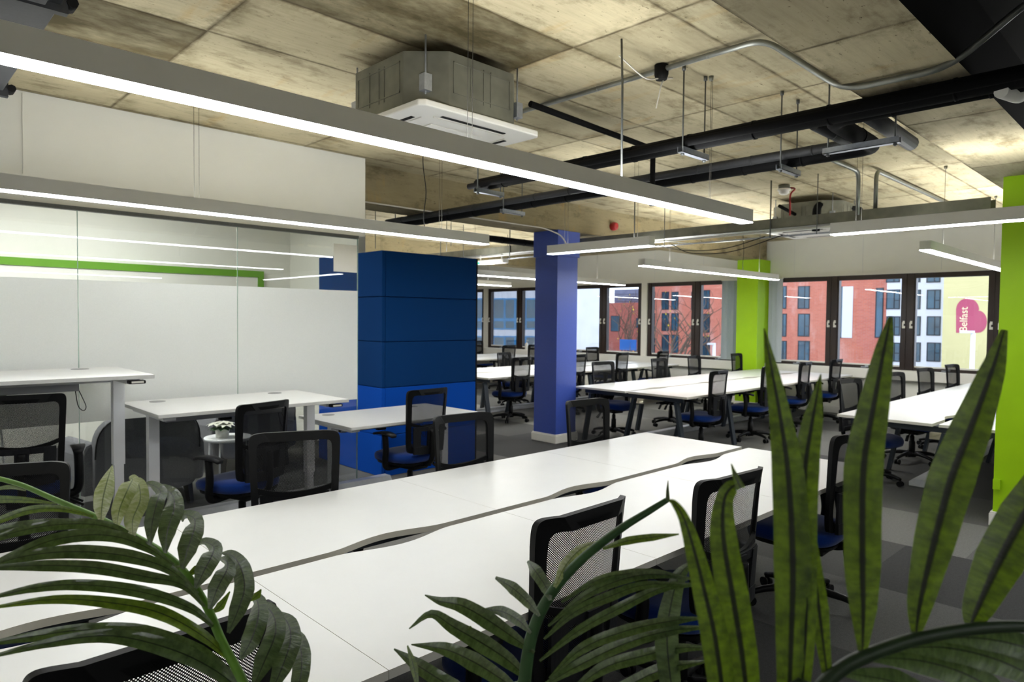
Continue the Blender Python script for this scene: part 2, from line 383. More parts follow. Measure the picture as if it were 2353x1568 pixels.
# downstand beams; the near one has its shade coloured in black on the face towards the dark bay
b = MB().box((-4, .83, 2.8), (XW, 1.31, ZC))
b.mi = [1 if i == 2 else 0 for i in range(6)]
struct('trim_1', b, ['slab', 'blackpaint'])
struct('trim_2', MB().box((-4, 5.98, 2.8), (XW-.15, 6.45, ZC)), 'beam')
struct('trim_3', MB().box((-4, 11.05, 2.84), (XW-.05, 11.5, ZC)), 'beam')
# walls
struct('wall_rear', MB().box((-4.2, -4, 0), (-4, 17, ZC)), 'white_wall')
struct('wall_right', MB().box((-4, -4.2, 0), (XW, -4, ZC)), 'white_wall')
struct('wall_far', MB().box((-4, 17, 0), (XW, 17.2, ZC)), 'white_wall')
GY = 5.75
w = MB().box((-4, GY, 2.415), (3.58, GY+.12, ZC-.004))
struct('wall_left', w, 'white_wall')
struct('trim_4', MB().box((.86, GY-.012, 2.44), (.872, GY, ZC-.02)).box((-1, GY-.014, 2.585), (.86, GY, 2.6)), 'white_wall')
struct('wall_meeting_back', MB().box((-4, 9.0, 0), (4.5, 9.12, ZC)), 'white_wall')
struct('wall_meeting_side', MB().box((4.4, 7.22, 0), (4.5, 9.0, ZC)), 'white_wall')
struct('wall_meeting_end', MB().box((-3.99, GY+.12, 0), (-3.9, 9.0, ZC)), 'white_wall')
# window wall : low wall, dado box, upper wall with board joints
struct('wall_front', MB().box((XW, -4, 0), (XW+.25, 17, .835)).box((XW, -4, 2.49), (XW+.25, 17, ZC)), 'white_wall')
d = MB()
d.box((XW-.16, -4, .67), (XW, 5.97, .835)).box((XW-.16, 6.42, .67), (XW, 17, .835))
struct('trim_5', d, 'white_gloss', bevel=.008)
struct('trim_6', MB().box((XW-.03, -4, 2.46), (XW, 17, 2.50)), 'white_gloss')
j = MB()
for y in (1.9, 3.1, 4.3, 5.5, 7.4, 8.6, 9.8, 11.0, 12.2, 13.4, 14.6): j.box((XW-.004, y, 2.5), (XW, y+.008, ZC))
struct('trim_7', j, 'alu')
struct('baseboard_front', MB().box((XW-.02, -4, 0), (XW, 5.97, .12)).box((XW-.02, 6.42, 0), (XW, 17, .12)), 'white_gloss')
# windows: one per light
def window(k, y0, y1, post=None, fl=.11, fr=.11):
    # y0 < y1 ; frame, glass, sill strip, handles
    z0, z1 = .835, 2.49; x0, x1 = XW+.02, XW+.12
    f = MB()
    f.box((x0, y0, z0), (x1, y0+fl, z1)).box((x0, y1-fr, z0), (x1, y1, z1))
    f.box((x0, y0+fl, z0), (x1, y1-fr, z0+.05)).box((x0, y0+fl, z1-.11), (x1, y1-fr, z1))
    f.box((x0-.012, y0+fl*.25, z0+.01), (x0, y0+fl*.8, z1-.02)).box((x0-.012, y1-fr*.8, z0+.01), (x0, y1-fr*.25, z1-.02))
    w = struct('window_%d' % k, f, 'brown')
    g = MB().box((x0+.045, y0+fl, z0+.05), (x0+.051, y1-fr, z1-.11)).build('glass', 'winglass', w)
    MB().box((x0+.02, y0+fl, z0+.05), (x0+.06, y1-fr, z0+.075)).build('glazing_bead', 'white_gloss', w)
    for yy in (y0+fl*.5, y1-fr*.5):
        h = MB().cbox((x0-.02, yy, 1.64), (.016, .03, .05)).cbox((x0-.026, yy+.012, 1.59), (.014, .02, .1)).cbox((x0-.02, yy-.006, 1.56), (.016, .03, .04))
        h.build('handle', 'white_gloss', w)
    st = MB().cbox((x0-.03, (y0+y1)/2, z0+.035), (.05, .05, .03)).cbox((x0-.04, (y0+y1)/2+.05, z0+.02), (.03, .08, .015))
    st.build('window_stay', 'zinc', w)
WIN = [(1.0, 2.35), (2.35, 3.575), (3.575, 4.805), (4.805, 5.97), (6.42, 7.57), (7.57, 8.78), (8.93, 10.04), (10.04, 11.33), (11.48, 12.84), (12.84, 14.07), (14.23, 15.45), (15.45, 16.8)]
for k, (a, c) in enumerate(WIN): window(k+1, a, c)
p = MB()
for a, c in ((8.78, 8.93), (11.33, 11.48), (14.07, 14.23)): p.box((XW-.02, a, .835), (XW+.14, c, 2.49))
p.box((XW, 16.8, .835), (XW+.2, 17, 2.49)); p.box((XW, -4, .835), (XW+.2, 1.0, 2.49))
struct('trim_8', p, 'white_gloss')
# columns
def column(nm, x0, y0, s, zt, m, label, cap):
    c = thing(nm, label, 'column', (x0+s/2, y0+s/2, 0)); c['kind'] = 'structure'
    h = s/2
    MB().box((-h, -h, 0), (h, h, zt)).build('shaft', m, c)
    if cap: MB().box((-h-.02, -h-.02, cap), (h+.02, h+.02, zt-.002)).build('capital', m, c, bevel=.004)
    k = MB()
    e = h+.022
    k.prism([(-e, -e), (e, -e), (e, e), (-e, e)], 0, .10)
    k.prism([(-e+.006, -e+.006), (e-.006, -e+.006), (e-.006, e-.006), (-e+.006, e-.006)], .10, .115)
    k.build('skirting', 'white_gloss', c, bevel=.004)
    return c
column('column', 6.61, 5.975, .4, 2.8, 'bluepaint', 'violet-blue painted square column with white skirting in the middle of the office', 2.46)
g = column('column', 6.6, .80, .4, 2.8, 'green', 'lime green square column at the right edge, nearest the palm leaves', None)
MB().box((-.23, .15, .30), (-.2, .2, .38)).build('socket_plate', 'green', g)
c = thing('column', 'lime green column against the window wall between the two blinds', 'column', (12.45, 6.18, 0)); c['kind'] = 'structure'
MB().box((-.25, -.21, 0), (.25, .21, 2.8)).build('shaft', 'green', c)
MB().box((-.268, -.225, 0), (.25, .225, .1)).build('skirting', 'white_gloss', c, bevel=.004)
# blinds
def blind(y0, y1, n, label):
    t = thing('vertical_blind', label, 'blind', (XW-.05, y0, .86), 0, 'vertical blinds beside the green window column')
    for i in range(n):
        y = (y1-y0)*(i+.5)/n; a = .9+.25*math.sin(i*2.1)
        dx, dy = .045*math.sin(a), .045*math.cos(a)
        MB().bar((0, y, 0), (0, y, 1.58), .0016, .085, up=(-math.sin(a), math.cos(a), 0)).build('slat', 'blind', t)
    MB().box((-.03, -.02, 1.58), (.03, y1-y0+.02, 1.615)).build('head_rail', 'white_gloss', t)
blind(5.72, 5.94, 7, 'stacked white vertical blind on the right of the green window column')
blind(6.46, 6.93, 11, 'stacked grey vertical blind on the left of the green window column')
# sanitiser bottle on the sill
t = thing('pump_bottle', 'white pump bottle standing on the far window sill', 'bottle', (XW-.07, 12.47, .835))
MB().lathe([(.04, 0), (.044, .02), (.044, .14), (.03, .17), (.014, .185)], 16).build('body', 'white_gloss', t)
MB().lathe([(.008, .18), (.008, .235), (.016, .237), (.016, .25)], 10).bar((0, 0, .243), (0, -.06, .24), .012, .012).build('pump', 'white_gloss', t)
# ------------------------------------------------------------------ glass partition of the meeting room
gp = thing('glass_partition', 'full-height glass partition with a frosted band along the left of the office', 'partition', (0, GY, 0))
gp['kind'] = 'structure'
XS = [-2.30, -1.14, .02, 1.18, 2.34, 3.5]
for i in range(5):
    a, c = XS[i], XS[i+1]
    pn = MB().box((a+.003, 0, .03), (c-.003, .01, 2.385)).build('glass_panel', 'glass', gp)
    MB().box((a+.004, -.003, .84), (c-.004, -.002, 1.885)).build('frosted_film', 'frost', pn)
    if i < 4: MB().box((c-.0025, -.001, .03), (c+.0025, .011, 2.385)).build('joint_strip', 'glassedge', gp)
MB().box((3.497, 0, .03), (3.503, .012, 2.385)).build('glass_edge', 'glassedge', gp)
MB().box((-2.3, -.015, 2.385), (3.503, .03, 2.413)).build('head_channel', 'rod', gp)
MB().box((-2.3, -.015, 0), (3.503, .03, .03)).build('floor_channel', 'alu', gp)
t = MB().box((3.24, GY-.004, 2.06), (3.49, GY-.001, 2.32)).build('paper_notice', 'paper'); tag(t, 'blank white paper sheet high on the right end of the glass partition', 'paper')
# meeting room contents
sc = thing('wall_screen_frame', 'white wall board with a lime green border behind the glass', 'board', (0, 8.99, 0))
MB().box((-3.4, -.03, .9), (3.92, 0, 2.155)).build('board', 'white_gloss', sc)
MB().box((-3.5, -.045, 2.155), (4.0, 0, 2.24)).box((3.92, -.045, .8), (4.0, 0, 2.155)).build('border', 'bordergreen', sc)
for i, x in enumerate((-1.8, .1, 1.9)):  # unseen panels added to light the meeting room
    t = thing('ceiling_panel_light', ['square white LED panel on the meeting room ceiling, left end', 'square white LED panel on the meeting room ceiling, middle', 'square white LED panel on the meeting room ceiling, right end'][i], 'light', (x, 7.4, ZC), 0, 'meeting room ceiling panels')
    MB().box((-.3, -.3, -.05), (.3, .3, 0)).build('housing', 'white_gloss', t)
    MB().box((-.27, -.27, -.056), (.27, .27, -.051)).build('diffuser', 'ledroom', t)
def armchair(x, y, rz, label):
    t = thing('tub_armchair', label, 'armchair', (x, y, 0), rz, 'grey armchairs in the meeting room')
    def pad(lo, hi, r, nm):
        m = MB().box(lo, hi); return m.build(nm, 'sofa', t, bevel=r)
    # facing +y, back at -y
    b = MB(); n = 40; out = []
    for k in range(n):
        th = 2*PI*k/n; ca, sa = math.cos(th), math.sin(th)
        f = lambda q, e: math.copysign(abs(q)**(2/e), q)
        out.append((.40*f(ca, 3.2 if sa > 0 else 8), .50+.34*f(sa, 3.2 if sa > 0 else 8)))
    vs = []
    for yy, r in ((-.36, .93), (-.385, .985), (-.36, 1.0), (-.26, 1.0), (-.23, .97)):
        vs += [(px*r, yy-.13*(pz-.2), .50+(pz-.50)*r) for px, pz in out]
    fs = [(i*n+k, i*n+(k+1) % n, (i+1)*n+(k+1) % n, (i+1)*n+k) for i in range(4) for k in range(n)]+[list(range(n))[::-1], [4*n+k for k in range(n)]]
    b.add(vs, [f_[::-1] for f_ in fs], 0, True); b.build('backrest', 'sofa', t)
    MB().tube([(px*1.0, -.385-.13*(pz-.2), .50+(pz-.50)*1.0) for px, pz in out if pz > .3], .006, 6).build('piping', 'sofaleg', t)
    for s in (-1, 1):
        a = MB(); prof = [(.0, .2), (.17, .2), (.19, .35), (.18, .52), (.14, .60), (.09, .625), (.04, .60), (.0, .52)]
        vs2 = []
        for yy in (-.34, .36):
            vs2 += [(s*(.30+px), yy, pz-(.03 if yy > 0 else 0)) for px, pz in prof]
        nn = len(prof)
        f2 = [list(range(nn))[::-1] if s > 0 else list(range(nn)), list(range(nn, 2*nn)) if s > 0 else list(range(nn, 2*nn))[::-1]]
        f2 += [(k, (k+1) % nn, nn+(k+1) % nn, nn+k) if s > 0 else (nn+k, nn+(k+1) % nn, (k+1) % nn, k) for k in range(nn)]
        a.add(vs2, f2); a.build('armrest', 'sofa', t, bevel=.025)
    pad((-.32, -.24, .22), (.32, .38, .44), .05, 'seat_cushion')
    for sx, sy in ((-1, -1), (1, -1), (-1, 1), (1, 1)):
        MB().bar((sx*.34, sy*.30, .21), (sx*.36, sy*.33, 0), .07, .05, mi=0, w2=.045, h2=.035).build('leg', 'sofaleg', t)
    return t
armchair(1.72, 6.48, .05, 'dark grey armchair seen from behind through the glass, left of the flower table')
armchair(3.02, 7.35, .1, 'dark grey armchair through the glass, right of the flower table')
def rtable(nm, x, y, h, r, label):
    t = thing(nm, label, 'table', (x, y, 0))
    MB().lathe([(r*.97, h-.03), (r, h-.026), (r, h-.004), (r-.004, h)], 40).build('tabletop', 'white_steel', t)
    for k in range(4):
        a = PI/4+k*PI/2
        MB().tube([(r*.82*math.cos(a), r*.82*math.sin(a), h-.03), (r*.9*math.cos(a), r*.9*math.sin(a), 0)], .008, 8).build('leg', 'white_steel', t)
    fr = MB()
    for k in range(2):
        a = PI/4+k*PI/2; fr.tube([(r*.88*math.cos(a), r*.88*math.sin(a), .05), (-r*.88*math.cos(a), -r*.88*math.sin(a), .05)], .006, 8)
    fr.build('cross_brace', 'white_steel', t)
    return t
rtable('side_table', 2.52, 6.42, .50, .21, 'small round white wire-leg table holding the flower pot')
rtable('meeting_table', .55, 7.55, .72, .6, 'large round white meeting table behind the glass at the left')
t = thing('flower_pot', 'white ribbed pot of cream flowers on the small round table', 'plant', (2.46, 6.40, .5))
MB().lathe([(.05, 0), (.056, .01), (.062, .078), (.064, .082), (.056, .082), (.054, .07)], 24).build('pot', 'white_gloss', t)
lf = MB(); pt = MB()
def petal(mb, a, base, L, W, lift, z0):
    d = Vector((math.cos(a), math.sin(a), 0)); sd = Vector((-d.y, d.x, 0)); vs = []
    for i in range(5):
        s_ = i/4; wv = W*math.sin(PI*(.08+.92*s_))*(1 if s_ < .95 else .2); p = Vector((base[0], base[1], z0))+d*L*s_+Vector((0, 0, lift*s_-L*.5*s_*s_))
        vs += [p-sd*wv, p+Vector((0, 0, -.004)), p+sd*wv]
    mb.add(vs, [(i*3+k, i*3+k+1, i*3+k+4, i*3+k+3) for i in range(4) for k in range(2)], 0, True)
for k in range(14):
    a = k*2.4; petal(lf, a, (.02*math.cos(a), .02*math.sin(a)), .105, .028, .04, .088)
for c0, zz in (((0, 0), .145), ((.05, .03), .128), ((-.055, .01), .132), ((.01, -.055), .122), ((-.01, .06), .132)):
    for k in range(7): petal(pt, k*.9+zz*40, c0, .088, .024, .03, zz)
st_ = MB()
for c0 in ((0, 0), (.045, .03), (-.05, .01), (.01, -.05), (-.01, .055)): st_.tube([(0, 0, .06), (c0[0], c0[1], .125)], .004, 6)
st_.build('stem', 'stem', t); lf.build('leaves', 'leafdark', t); pt.build('petals', 'petal', t)
t = thing('plant_pot', 'pale yellow pot on the large round meeting table', 'plant pot', (.98, 7.5, .72)); t['label'] = 'pale yellow tapered pot on the large round meeting table'
MB().lathe([(.05, 0), (.075, .18), (.07, .18), (.06, .12)], 20).build('pot', 'mural', t)
# ------------------------------------------------------------------ blue felt booth
pod = thing('felt_booth', 'tall blue felt-panelled booth standing at the end of the glass partition', 'booth', (3.85, 5.86, 0))
X1, Y1 = 1.26, 1.30
zs = [0, .425, .915, 1.385, 1.845, 2.315]
for i in range(5):
    m = 'bluefelt' if i < 2 else 'navyfelt'
    MB().box((.04, 0, zs[i]+.003), (X1, .05, zs[i+1]-.003)).build('front_panel', m, pod, bevel=.006)
    MB().box((0, 0, zs[i]+.003), (.038, Y1, zs[i+1]-.003)).build('side_panel', m, pod, bevel=.006)
MB().box((.04, .052, 0), (X1, Y1, 2.30)).build('core', 'navyfelt', pod)
MB().box((X1+.001, 0, 0), (X1+.02, Y1, 2.31)).build('end_trim', 'blackpaint', pod)
# ------------------------------------------------------------------ bench desks
DZ = .73
def desktop_poly(x0, x1, y0, y1, side):
    # side=+1: scallop on the y1 edge, -1: on the y0 edge
    xm, hl, dp, n = (x0+x1)/2, .27, .052, 18
    cut = [(xm-hl+2*hl*i/n, dp*(.5-.5*math.cos(2*PI*i/n))**.8) for i in range(n+1)]
    if side > 0: return [(x0, y0), (x1, y0), (x1, y1)]+[(x, y1-d) for x, d in cut[::-1]]+[(x0, y1)]
    return [(x0, y0)]+[(x, y0+d) for x, d in cut]+[(x1, y0), (x1, y1), (x0, y1)]
def bench(x0, ys, n, w, label, legs, front=.84, rear=.82, gap=.05):
    t = thing('bench_desk', label, 'desk', (x0, ys, 0), 0, 'white bench desks')
    L = n*w
    for i in range(n):
        a, c = i*w+.001, (i+1)*w-.001
        MB().prism(desktop_poly(a, c, -gap/2-front, -gap/2, 1), DZ-.025, DZ, 0, 1).build('desktop', ['laminate', 'edge'], t)
        MB().prism(desktop_poly(a, c, gap/2, gap/2+rear, -1), DZ-.025, DZ, 0, 1).build('desktop', ['laminate', 'edge'], t)
    yf, yr = -gap/2-front+.10, gap/2+rear-.10
    nf = [0.10]+[i*w for i in range(1, n)]+[L-.10]
    for k, x in enumerate(nf):
        full = k in legs
        MB().bar((x, yf if full else -.25, DZ-.055), (x, yr if full else .25, DZ-.055), .04, .055).build('end_rail' if k in (0, n) else 'cross_rail', 'slate', t)
        if full:
            MB().bar((x, -.05, DZ-.085), (x, .10, 0), .075, .035, up=(0, 1, 0)).build('leg', 'slate', t)
            for s, y in ((-1, yf), (1, yr)):
                MB().bar((x, y-s*.10, DZ-.085), (x, y+s*.02, .0), .075, .035, up=(0, 1, 0)).build('leg', 'slate', t)
    for y in (-.2, .2):
        MB().bar((nf[0]+.02, y, DZ-.056), (nf[-1]-.02, y, DZ-.056), .04, .05).build('long_rail', 'slate', t)
    tr = MB(); a, c = nf[0]+.12, nf[-1]-.12
    tr.box((a, -.10, .56), (c, .10, .565)); tr.box((a, -.102, .56), (c, -.098, .62)); tr.box((a, .098, .56), (c, .102, .62))
    for x in nf[:-1]: tr.box((x+.14, -.006, .565), (x+.17, .006, DZ-.08))
    tr.build('cable_tray', 'creamtray', t)
    return t
bench(-1.43, 2.305, 5, 1.2, 'long white bench desk in the foreground, nearest the palms', (0, 2, 5))
bench(7.02, 5.145, 4, 1.32, 'white mid-room bench desk between the blue and the green window column', (0, 1, 2, 3, 4))
bench(6.92, 1.70, 4, 1.32, 'white bench desk at the right, partly behind the palm leaves', (0, 1, 2, 3, 4))
bench(6.92, 8.50, 4, 1.32, 'white bench desk behind the violet column, second from the far end', (0, 1, 2, 3, 4))
bench(6.92, 12.16, 4, 1.32, 'farthest white bench desk, below the windows with the blue building', (0, 2, 4))
def trunking(x0, x1, y, label, w=.17, h=.075):
    t = tag(MB().prism([(-w/2, 0), (w/2, 0), (w/2, h*.55), (w*.30, h*.95), (-w*.30, h*.95), (-w/2, h*.4)], 0, x1-x0, 0, None,
        lambda p: Vector((p.z, p.x, p.y))).build('floor_trunking', 'trunk', None, (x0, y, 0)), label, 'cable trunking', 'floor cable trunking')
    return t
trunking(-2.2, 3.78, GY-.105, 'silver floor trunking along the foot of the glass partition', .16, .085)
trunking(7.6, 12.2, 5.42, 'silver floor trunking under the bench between the columns')
trunking(7.6, 12.3, 2.0, 'silver floor trunking under the bench at the right')
trunking(7.4, 12.2, 8.8, 'silver floor trunking under the bench behind the violet column')
# ------------------------------------------------------------------ height-adjustable desks by the glass
def sit_desk(x0, h, label):
    W, D, y0 = 1.395, .885, 4.74
    t = thing('height_adjustable_desk', label, 'desk', (x0, y0, 0), 0, 'height-adjustable desks by the glass')
    MB().box((0, 0, h-.025), (W, D, h)).build('desktop', 'laminate', t, bevel=.002)
    for x in (.10, W-.10):
        lg = MB(); yc = D*.52
        lg.box((x-.035, yc-.03, h-.64), (x+.035, yc+.03, h-.04))
        leg = lg.build('leg', 'white_steel', t)
        MB().box((x-.028, yc-.024, .03), (x+.028, yc+.024, h-.64)).build('inner_column', 'white_steel', leg)
        MB().box((x-.035, .08, .0), (x+.035, D-.06, .03)).build('foot', 'white_steel', leg, bevel=.008)
        MB().box((x-.04, .10, h-.06), (x+.04, D-.10, h-.026)).build('top_bracket', 'white_steel', t)
    MB().box((.15, D*.52-.03, h-.075), (W-.15, D*.52+.03, h-.03)).build('crossbar', 'white_steel', t)
    tr = MB(); tr.box((.20, .50, h-.125), (W-.32, .504, h-.026)).box((.20, .50, h-.127), (W-.32, .64, h-.123)).box((.20, .638, h-.125), (W-.32, .642, h-.026))
    tr.build('cable_tray', 'grey_steel', t)
    for x in (.22, W-.26):
        MB().lathe([(.055, h-.001), (.055, h+.0025), (.048, h+.003)], 24, (x, D-.13, 0)).build('grommet', 'grommet', t)
    c = MB().cbox((W-.10, .03, h-.045), (.10, .05, .022)).build('control_handset', 'plastic', t, bevel=.006)
    MB().cbox((W-.10, .004, h-.044), (.07, .004, .012)).build('button_plate', 'white_gloss', c)
    MB().tube(spline([(W-.335, 0.54, h-.10), (W-.33, 0.52, h-.18), (W-.32, 0.51, h-.235), (W-.295, 0.50, h-.26), (W-.28, 0.50, h-.235), (W-.30, 0.51, h-.17), (W-.328, 0.54, h-.09)], 6), .0028, 6).build('power_cable', 'plastic', t)
    MB().cbox((W-.75, .56, h-.14), (.09, .05, .03)).build('control_box', 'plastic', t, bevel=.006)
    return t
sit_desk(.0, 1.25, 'white height-adjustable desk raised to its highest, at the left edge')
sit_desk(1.414, .985, 'white height-adjustable desk at middle height, centre of the three by the glass')
sit_desk(2.828, .755, 'white height-adjustable desk at its lowest, in front of the blue booth')
# ------------------------------------------------------------------ task chairs
def sup(t, n): return math.copysign(abs(t)**(2/n), t)
def back_pt(a, b, off=0.0):
    # a: -1..1 across, b: 0..1 up ; chair faces +y
    hw = .205+.022*b; z = .50+.535*b
    y = -.215-.035*b-.035*b*b+a*a*(.03+.045*b)
    return Vector((a*hw, y-off, z))
def strip(mb, ring_o, ring_i, th, closed=True):
    n = len(ring_o); vs = []
    for off in (0, th):
        vs += [back_pt(a, b, off) for a, b in ring_o]+[back_pt(a, b, off) for a, b in ring_i]
    fs = []
    for k in range(n if closed else n-1):
        m = (k+1) % n
        fs += [(k, m, n+m, n+k), (2*n+m, 2*n+k, 3*n+k, 3*n+m), (m, k, 2*n+k, 2*n+m), (n+k, n+m, 3*n+m, 3*n+k)]
    if not closed: fs += [(0, n, 3*n, 2*n), (n-1, 3*n-1, 4*n-1, 2*n-1)][:1]+[(n-1, 3*n-1, 4*n-1, 2*n-1)]
    mb.add(vs, fs, 0, False)
def quadbar(mb, a0, a1, f_lo, f_hi, off0, th, n=12):
    lo = [(a0+(a1-a0)*k/n, f_lo(a0+(a1-a0)*k/n)) for k in range(n+1)]
    hi = [(a, f_hi(a)) for a, _ in lo]; m = n+1; vs = []
    for off in (off0, off0+th): vs += [back_pt(a, b, off) for a, b in lo]+[back_pt(a, b, off) for a, b in hi]
    fs = []
    for k in range(n):
        fs += [(k, k+1, m+k+1, m+k), (2*m+k+1, 2*m+k, 3*m+k, 3*m+k+1), (k+1, k, 2*m+k, 2*m+k+1), (m+k, m+k+1, 3*m+k+1, 3*m+k)]
    fs += [(0, m, 3*m, 2*m), (n, 2*m+n, 3*m+n, m+n)]
    mb.add(vs, fs)
def chair_proto():
    t = thing('task_chair', 'x', 'chair')
    # back frame
    N = 72; o = []; i_ = []
    for k in range(N):
        th = 2*PI*(k+.5)/N; ca, sa = math.cos(th), math.sin(th)
        o.append((sup(ca, 15), .5+.5*sup(sa, 15)))
        a = .84*sup(ca, 13); b = .5+.44*sup(sa, 13)
        if b > .7: b -= (.022+.06*math.exp(-(a/.38)**2))*min(1, (b-.7)/.2)
        if b < .25: b += .02
        i_.append((a, b))
    fr = MB(); strip(fr, o, i_, .022)
    bf = fr.build('back_frame', 'plastic', t)
    # mesh sheet
    ms = MB(); nx, nz = 10, 12; vs = []
    for j in range(nz+1):
        for k in range(nx+1): vs.append(back_pt(-.88+1.76*k/nx, .05+.90*j/nz, .010))
    ms.add(vs, [(j*(nx+1)+k, j*(nx+1)+k+1, (j+1)*(nx+1)+k+1, (j+1)*(nx+1)+k) for j in range(nz) for k in range(nx)], 0, True)
    ms.build('back_mesh', 'mesh', t)
    # crossbar, lower shell with two slots
    cb = MB(); quadbar(cb, -.86, .86, lambda a: .365+.10*a*a, lambda a: .415+.10*a*a, .012, .016)
    cb.build('crossbar', 'plastic', t)
    sh = MB()
    quadbar(sh, -.80, -.50, lambda a: .02, lambda a: .40, .030, .014, 4)
    quadbar(sh, -.17, .17, lambda a: .02, lambda a: .40, .030, .020, 4)
    quadbar(sh, .50, .80, lambda a: .02, lambda a: .40, .030, .014, 4)
    quadbar(sh, -.80, .80, lambda a: .0-.03*(1-a*a), lambda a: .10, .028, .02, 8)
    quadbar(sh, -.80, .80, lambda a: .34, lambda a: .41, .028, .012, 8)
    sh.build('lower_back_shell', 'plastic2', t)
    sp = MB().tube(spline([(0, -.285, .69), (0, -.287, .60), (0, -.29, .52), (0, -.27, .43), (0, -.2, .385), (0, -.08, .375)], 5), [.022]*26, 10)
    sp.build('back_stem', 'plastic', t)
    # seat
    prof = [(.90, .405), (.975, .415), (1.0, .44), (.995, .462), (.95, .478), (.80, .487), (.5, .484), (.2, .480)]
    st = MB(); n = 36; vs = []
    for r, z in prof:
        for k in range(n):
            th = 2*PI*k/n; x, y = .25*sup(math.cos(th), 3.4)*r, .245*sup(math.sin(th), 3.0)*r
            x *= 1+.05*(y/.245); zz = z-(.028*max(0, (y-.10)/.145)**2)
            vs.append((x, y+.03, zz))
    m = len(prof)
    st.add(vs, [(i*n+k, i*n+(k+1) % n, (i+1)*n+(k+1) % n, (i+1)*n+k) for i in range(m-1) for k in range(n)]+[list(range(n))[::-1], [(m-1)*n+k for k in range(n)]], 0, True)
    st.build('seat', 'seat', t)
    pn = MB(); vs = []
    for r, z in ((.75, .372), (.93, .385), (.95, .405)):
        for k in range(n):
            th = 2*PI*k/n; vs.append((.25*sup(math.cos(th), 3.4)*r, .245*sup(math.sin(th), 3.0)*r+.03, z))
    pn.add(vs, [(i*n+k, i*n+(k+1) % n, (i+1)*n+(k+1) % n, (i+1)*n+k) for i in range(2) for k in range(n)]+[list(range(n))[::-1]], 0, True)
    pn.build('seat_pan', 'plastic', t)
    MB().cbox((0, -.02, .352), (.17, .24, .045)).build('tilt_mechanism', 'plastic', t, bevel=.01)
    for y in (.04, -.06):
        lv = MB().tube([(.07, y, .352), (.20, y+.02, .345), (.25, y+.03, .325)], .008, 8)
        lv.bar((.235, y+.027, .335), (.31, y+.045, .285), .03, .014); lv.build('lever', 'plastic', t)
    for s in (-1, 1):
        ap = MB().tube(spline([(s*.12, -.01, .368), (s*.24, -.01, .365), (s*.285, -.015, .40), (s*.29, -.03, .52), (s*.285, -.01, .655)], 4), [.024]*4+[.026]*13, 8)
        a = ap.build('armrest', 'plastic', t)
        pd = MB(); vs = []
        for j in range(9):
            yy = -.13+.25*j/8; wv = .042*(1-.35*abs(2*j/8-1)**2); zz = .672-.016*(abs(2*j/8-1)**2.5)
            vs += [(s*.285-wv, yy, zz), (s*.285+wv, yy, zz), (s*.285+wv*.8, yy, zz-.02), (s*.285-wv*.8, yy, zz-.02)]
        pd.add(vs, [(j*4+k, j*4+(k+1) % 4, (j+1)*4+(k+1) % 4, (j+1)*4+k) for j in range(8) for k in range(4)]+[(3, 2, 1, 0), (32, 33, 34, 35)], 0, True)
        pd.build('arm_pad', 'plastic2', a)
    MB().lathe([(.034, .085), (.034, .24), (.026, .245), (.026, .30), (.018, .305), (.018, .34)], 16).build('gas_lift', 'plastic', t)
    bs = MB().lathe([(.045, .06), (.05, .075), (.05, .105), (.036, .118)], 18)
    for k in range(5):
        a = 2*PI*k/5+PI/2; c, s_ = math.cos(a), math.sin(a)
        pts = [(r*c, r*s_, z) for r, z in ((.03, .098), (.12, .104), (.22, .092), (.285, .075), (.30, .068))]
        bs.tube(pts, [.026, .024, .020, .017, .014], 8)
    bs.build('five_star_base', 'plastic', t)
    for k in range(5):
        a = 2*PI*k/5+PI/2; c, s_ = math.cos(a), math.sin(a); P = Vector((.295*c, .295*s_, .028)); d = Vector((-s_, c, 0))
        w = MB()
        for q in (-1, 1): w.tube([P+d*q*.008, P+d*q*.026], .028, 14)
        w.tube([P+Vector((0, 0, .01)), P+Vector((0, 0, .05))], .010, 8)
        w.build('castor', 'plastic', t)
    return t
PROTO = chair_proto(); used = []
def chair(bx, by, deg, label, group, raise_=0.0, spin=None):
    """(bx,by): floor position under the top edge of the back; deg: turn, 0 = faces the windows' left (+y)"""
    t = PROTO if not used else copy_tree(PROTO); used.append(1)
    a = math.radians(deg); d = Vector((-math.sin(a), math.cos(a)))
    t.location = (bx+d.x*.285, by+d.y*.285, 0); t.rotation_euler = (0, 0, a)
    k = math.radians(spin if spin is not None else (len(used)*47) % 72)
    if raise_:
        for ch in t.children:
            n = ch.name.split('.')[0]
            if n not in ('five_star_base', 'castor', 'gas_lift'): ch.location.z += raise_
            if n == 'gas_lift': ch.scale.z = 1+raise_/.3
    for ch in t.children:
        if ch.name.split('.')[0] in ('five_star_base', 'castor'): ch.rotation_euler.z = k
    t['label'] = label; t['group'] = group
    return t
G1, G2, G3, G4 = 'chairs at the foreground bench', 'chairs at the height-adjustable desks', 'chairs at the bench between the columns', 'chairs at the right bench'
G5, G6 = 'chairs at the bench behind the violet column', 'chairs at the farthest bench'
# foreground bench, near side
chair(.42, 1.31, 2, 'black mesh chair at the bottom left under the palm frond, only its back top showing', G1)
chair(1.68, 1.335, 1, 'black mesh chair in the middle foreground, behind the small central palm fronds', G1)
chair(2.48, 1.25, -4, 'black mesh chair at the foreground bench, just left of the tall palm leaves', G1)
chair(3.92, 1.325, 3, 'black mesh chair at the right end of the foreground bench, seen between palm leaves', G1)
# foreground bench, far side
chair(.44, 3.34, 158, 'black mesh chair across the foreground bench at the left edge, above the pale leaf tips', G1)
chair(1.65, 3.33, 158, 'black mesh chair across the foreground bench, in front of the middle-height desk', G1)
chair(2.72, 3.285, 176, 'black mesh chair across the foreground bench, in front of the lowest desk', G1)
chair(3.92, 3.285, 176, 'black mesh chair across the foreground bench, right of the violet column foot', G1)
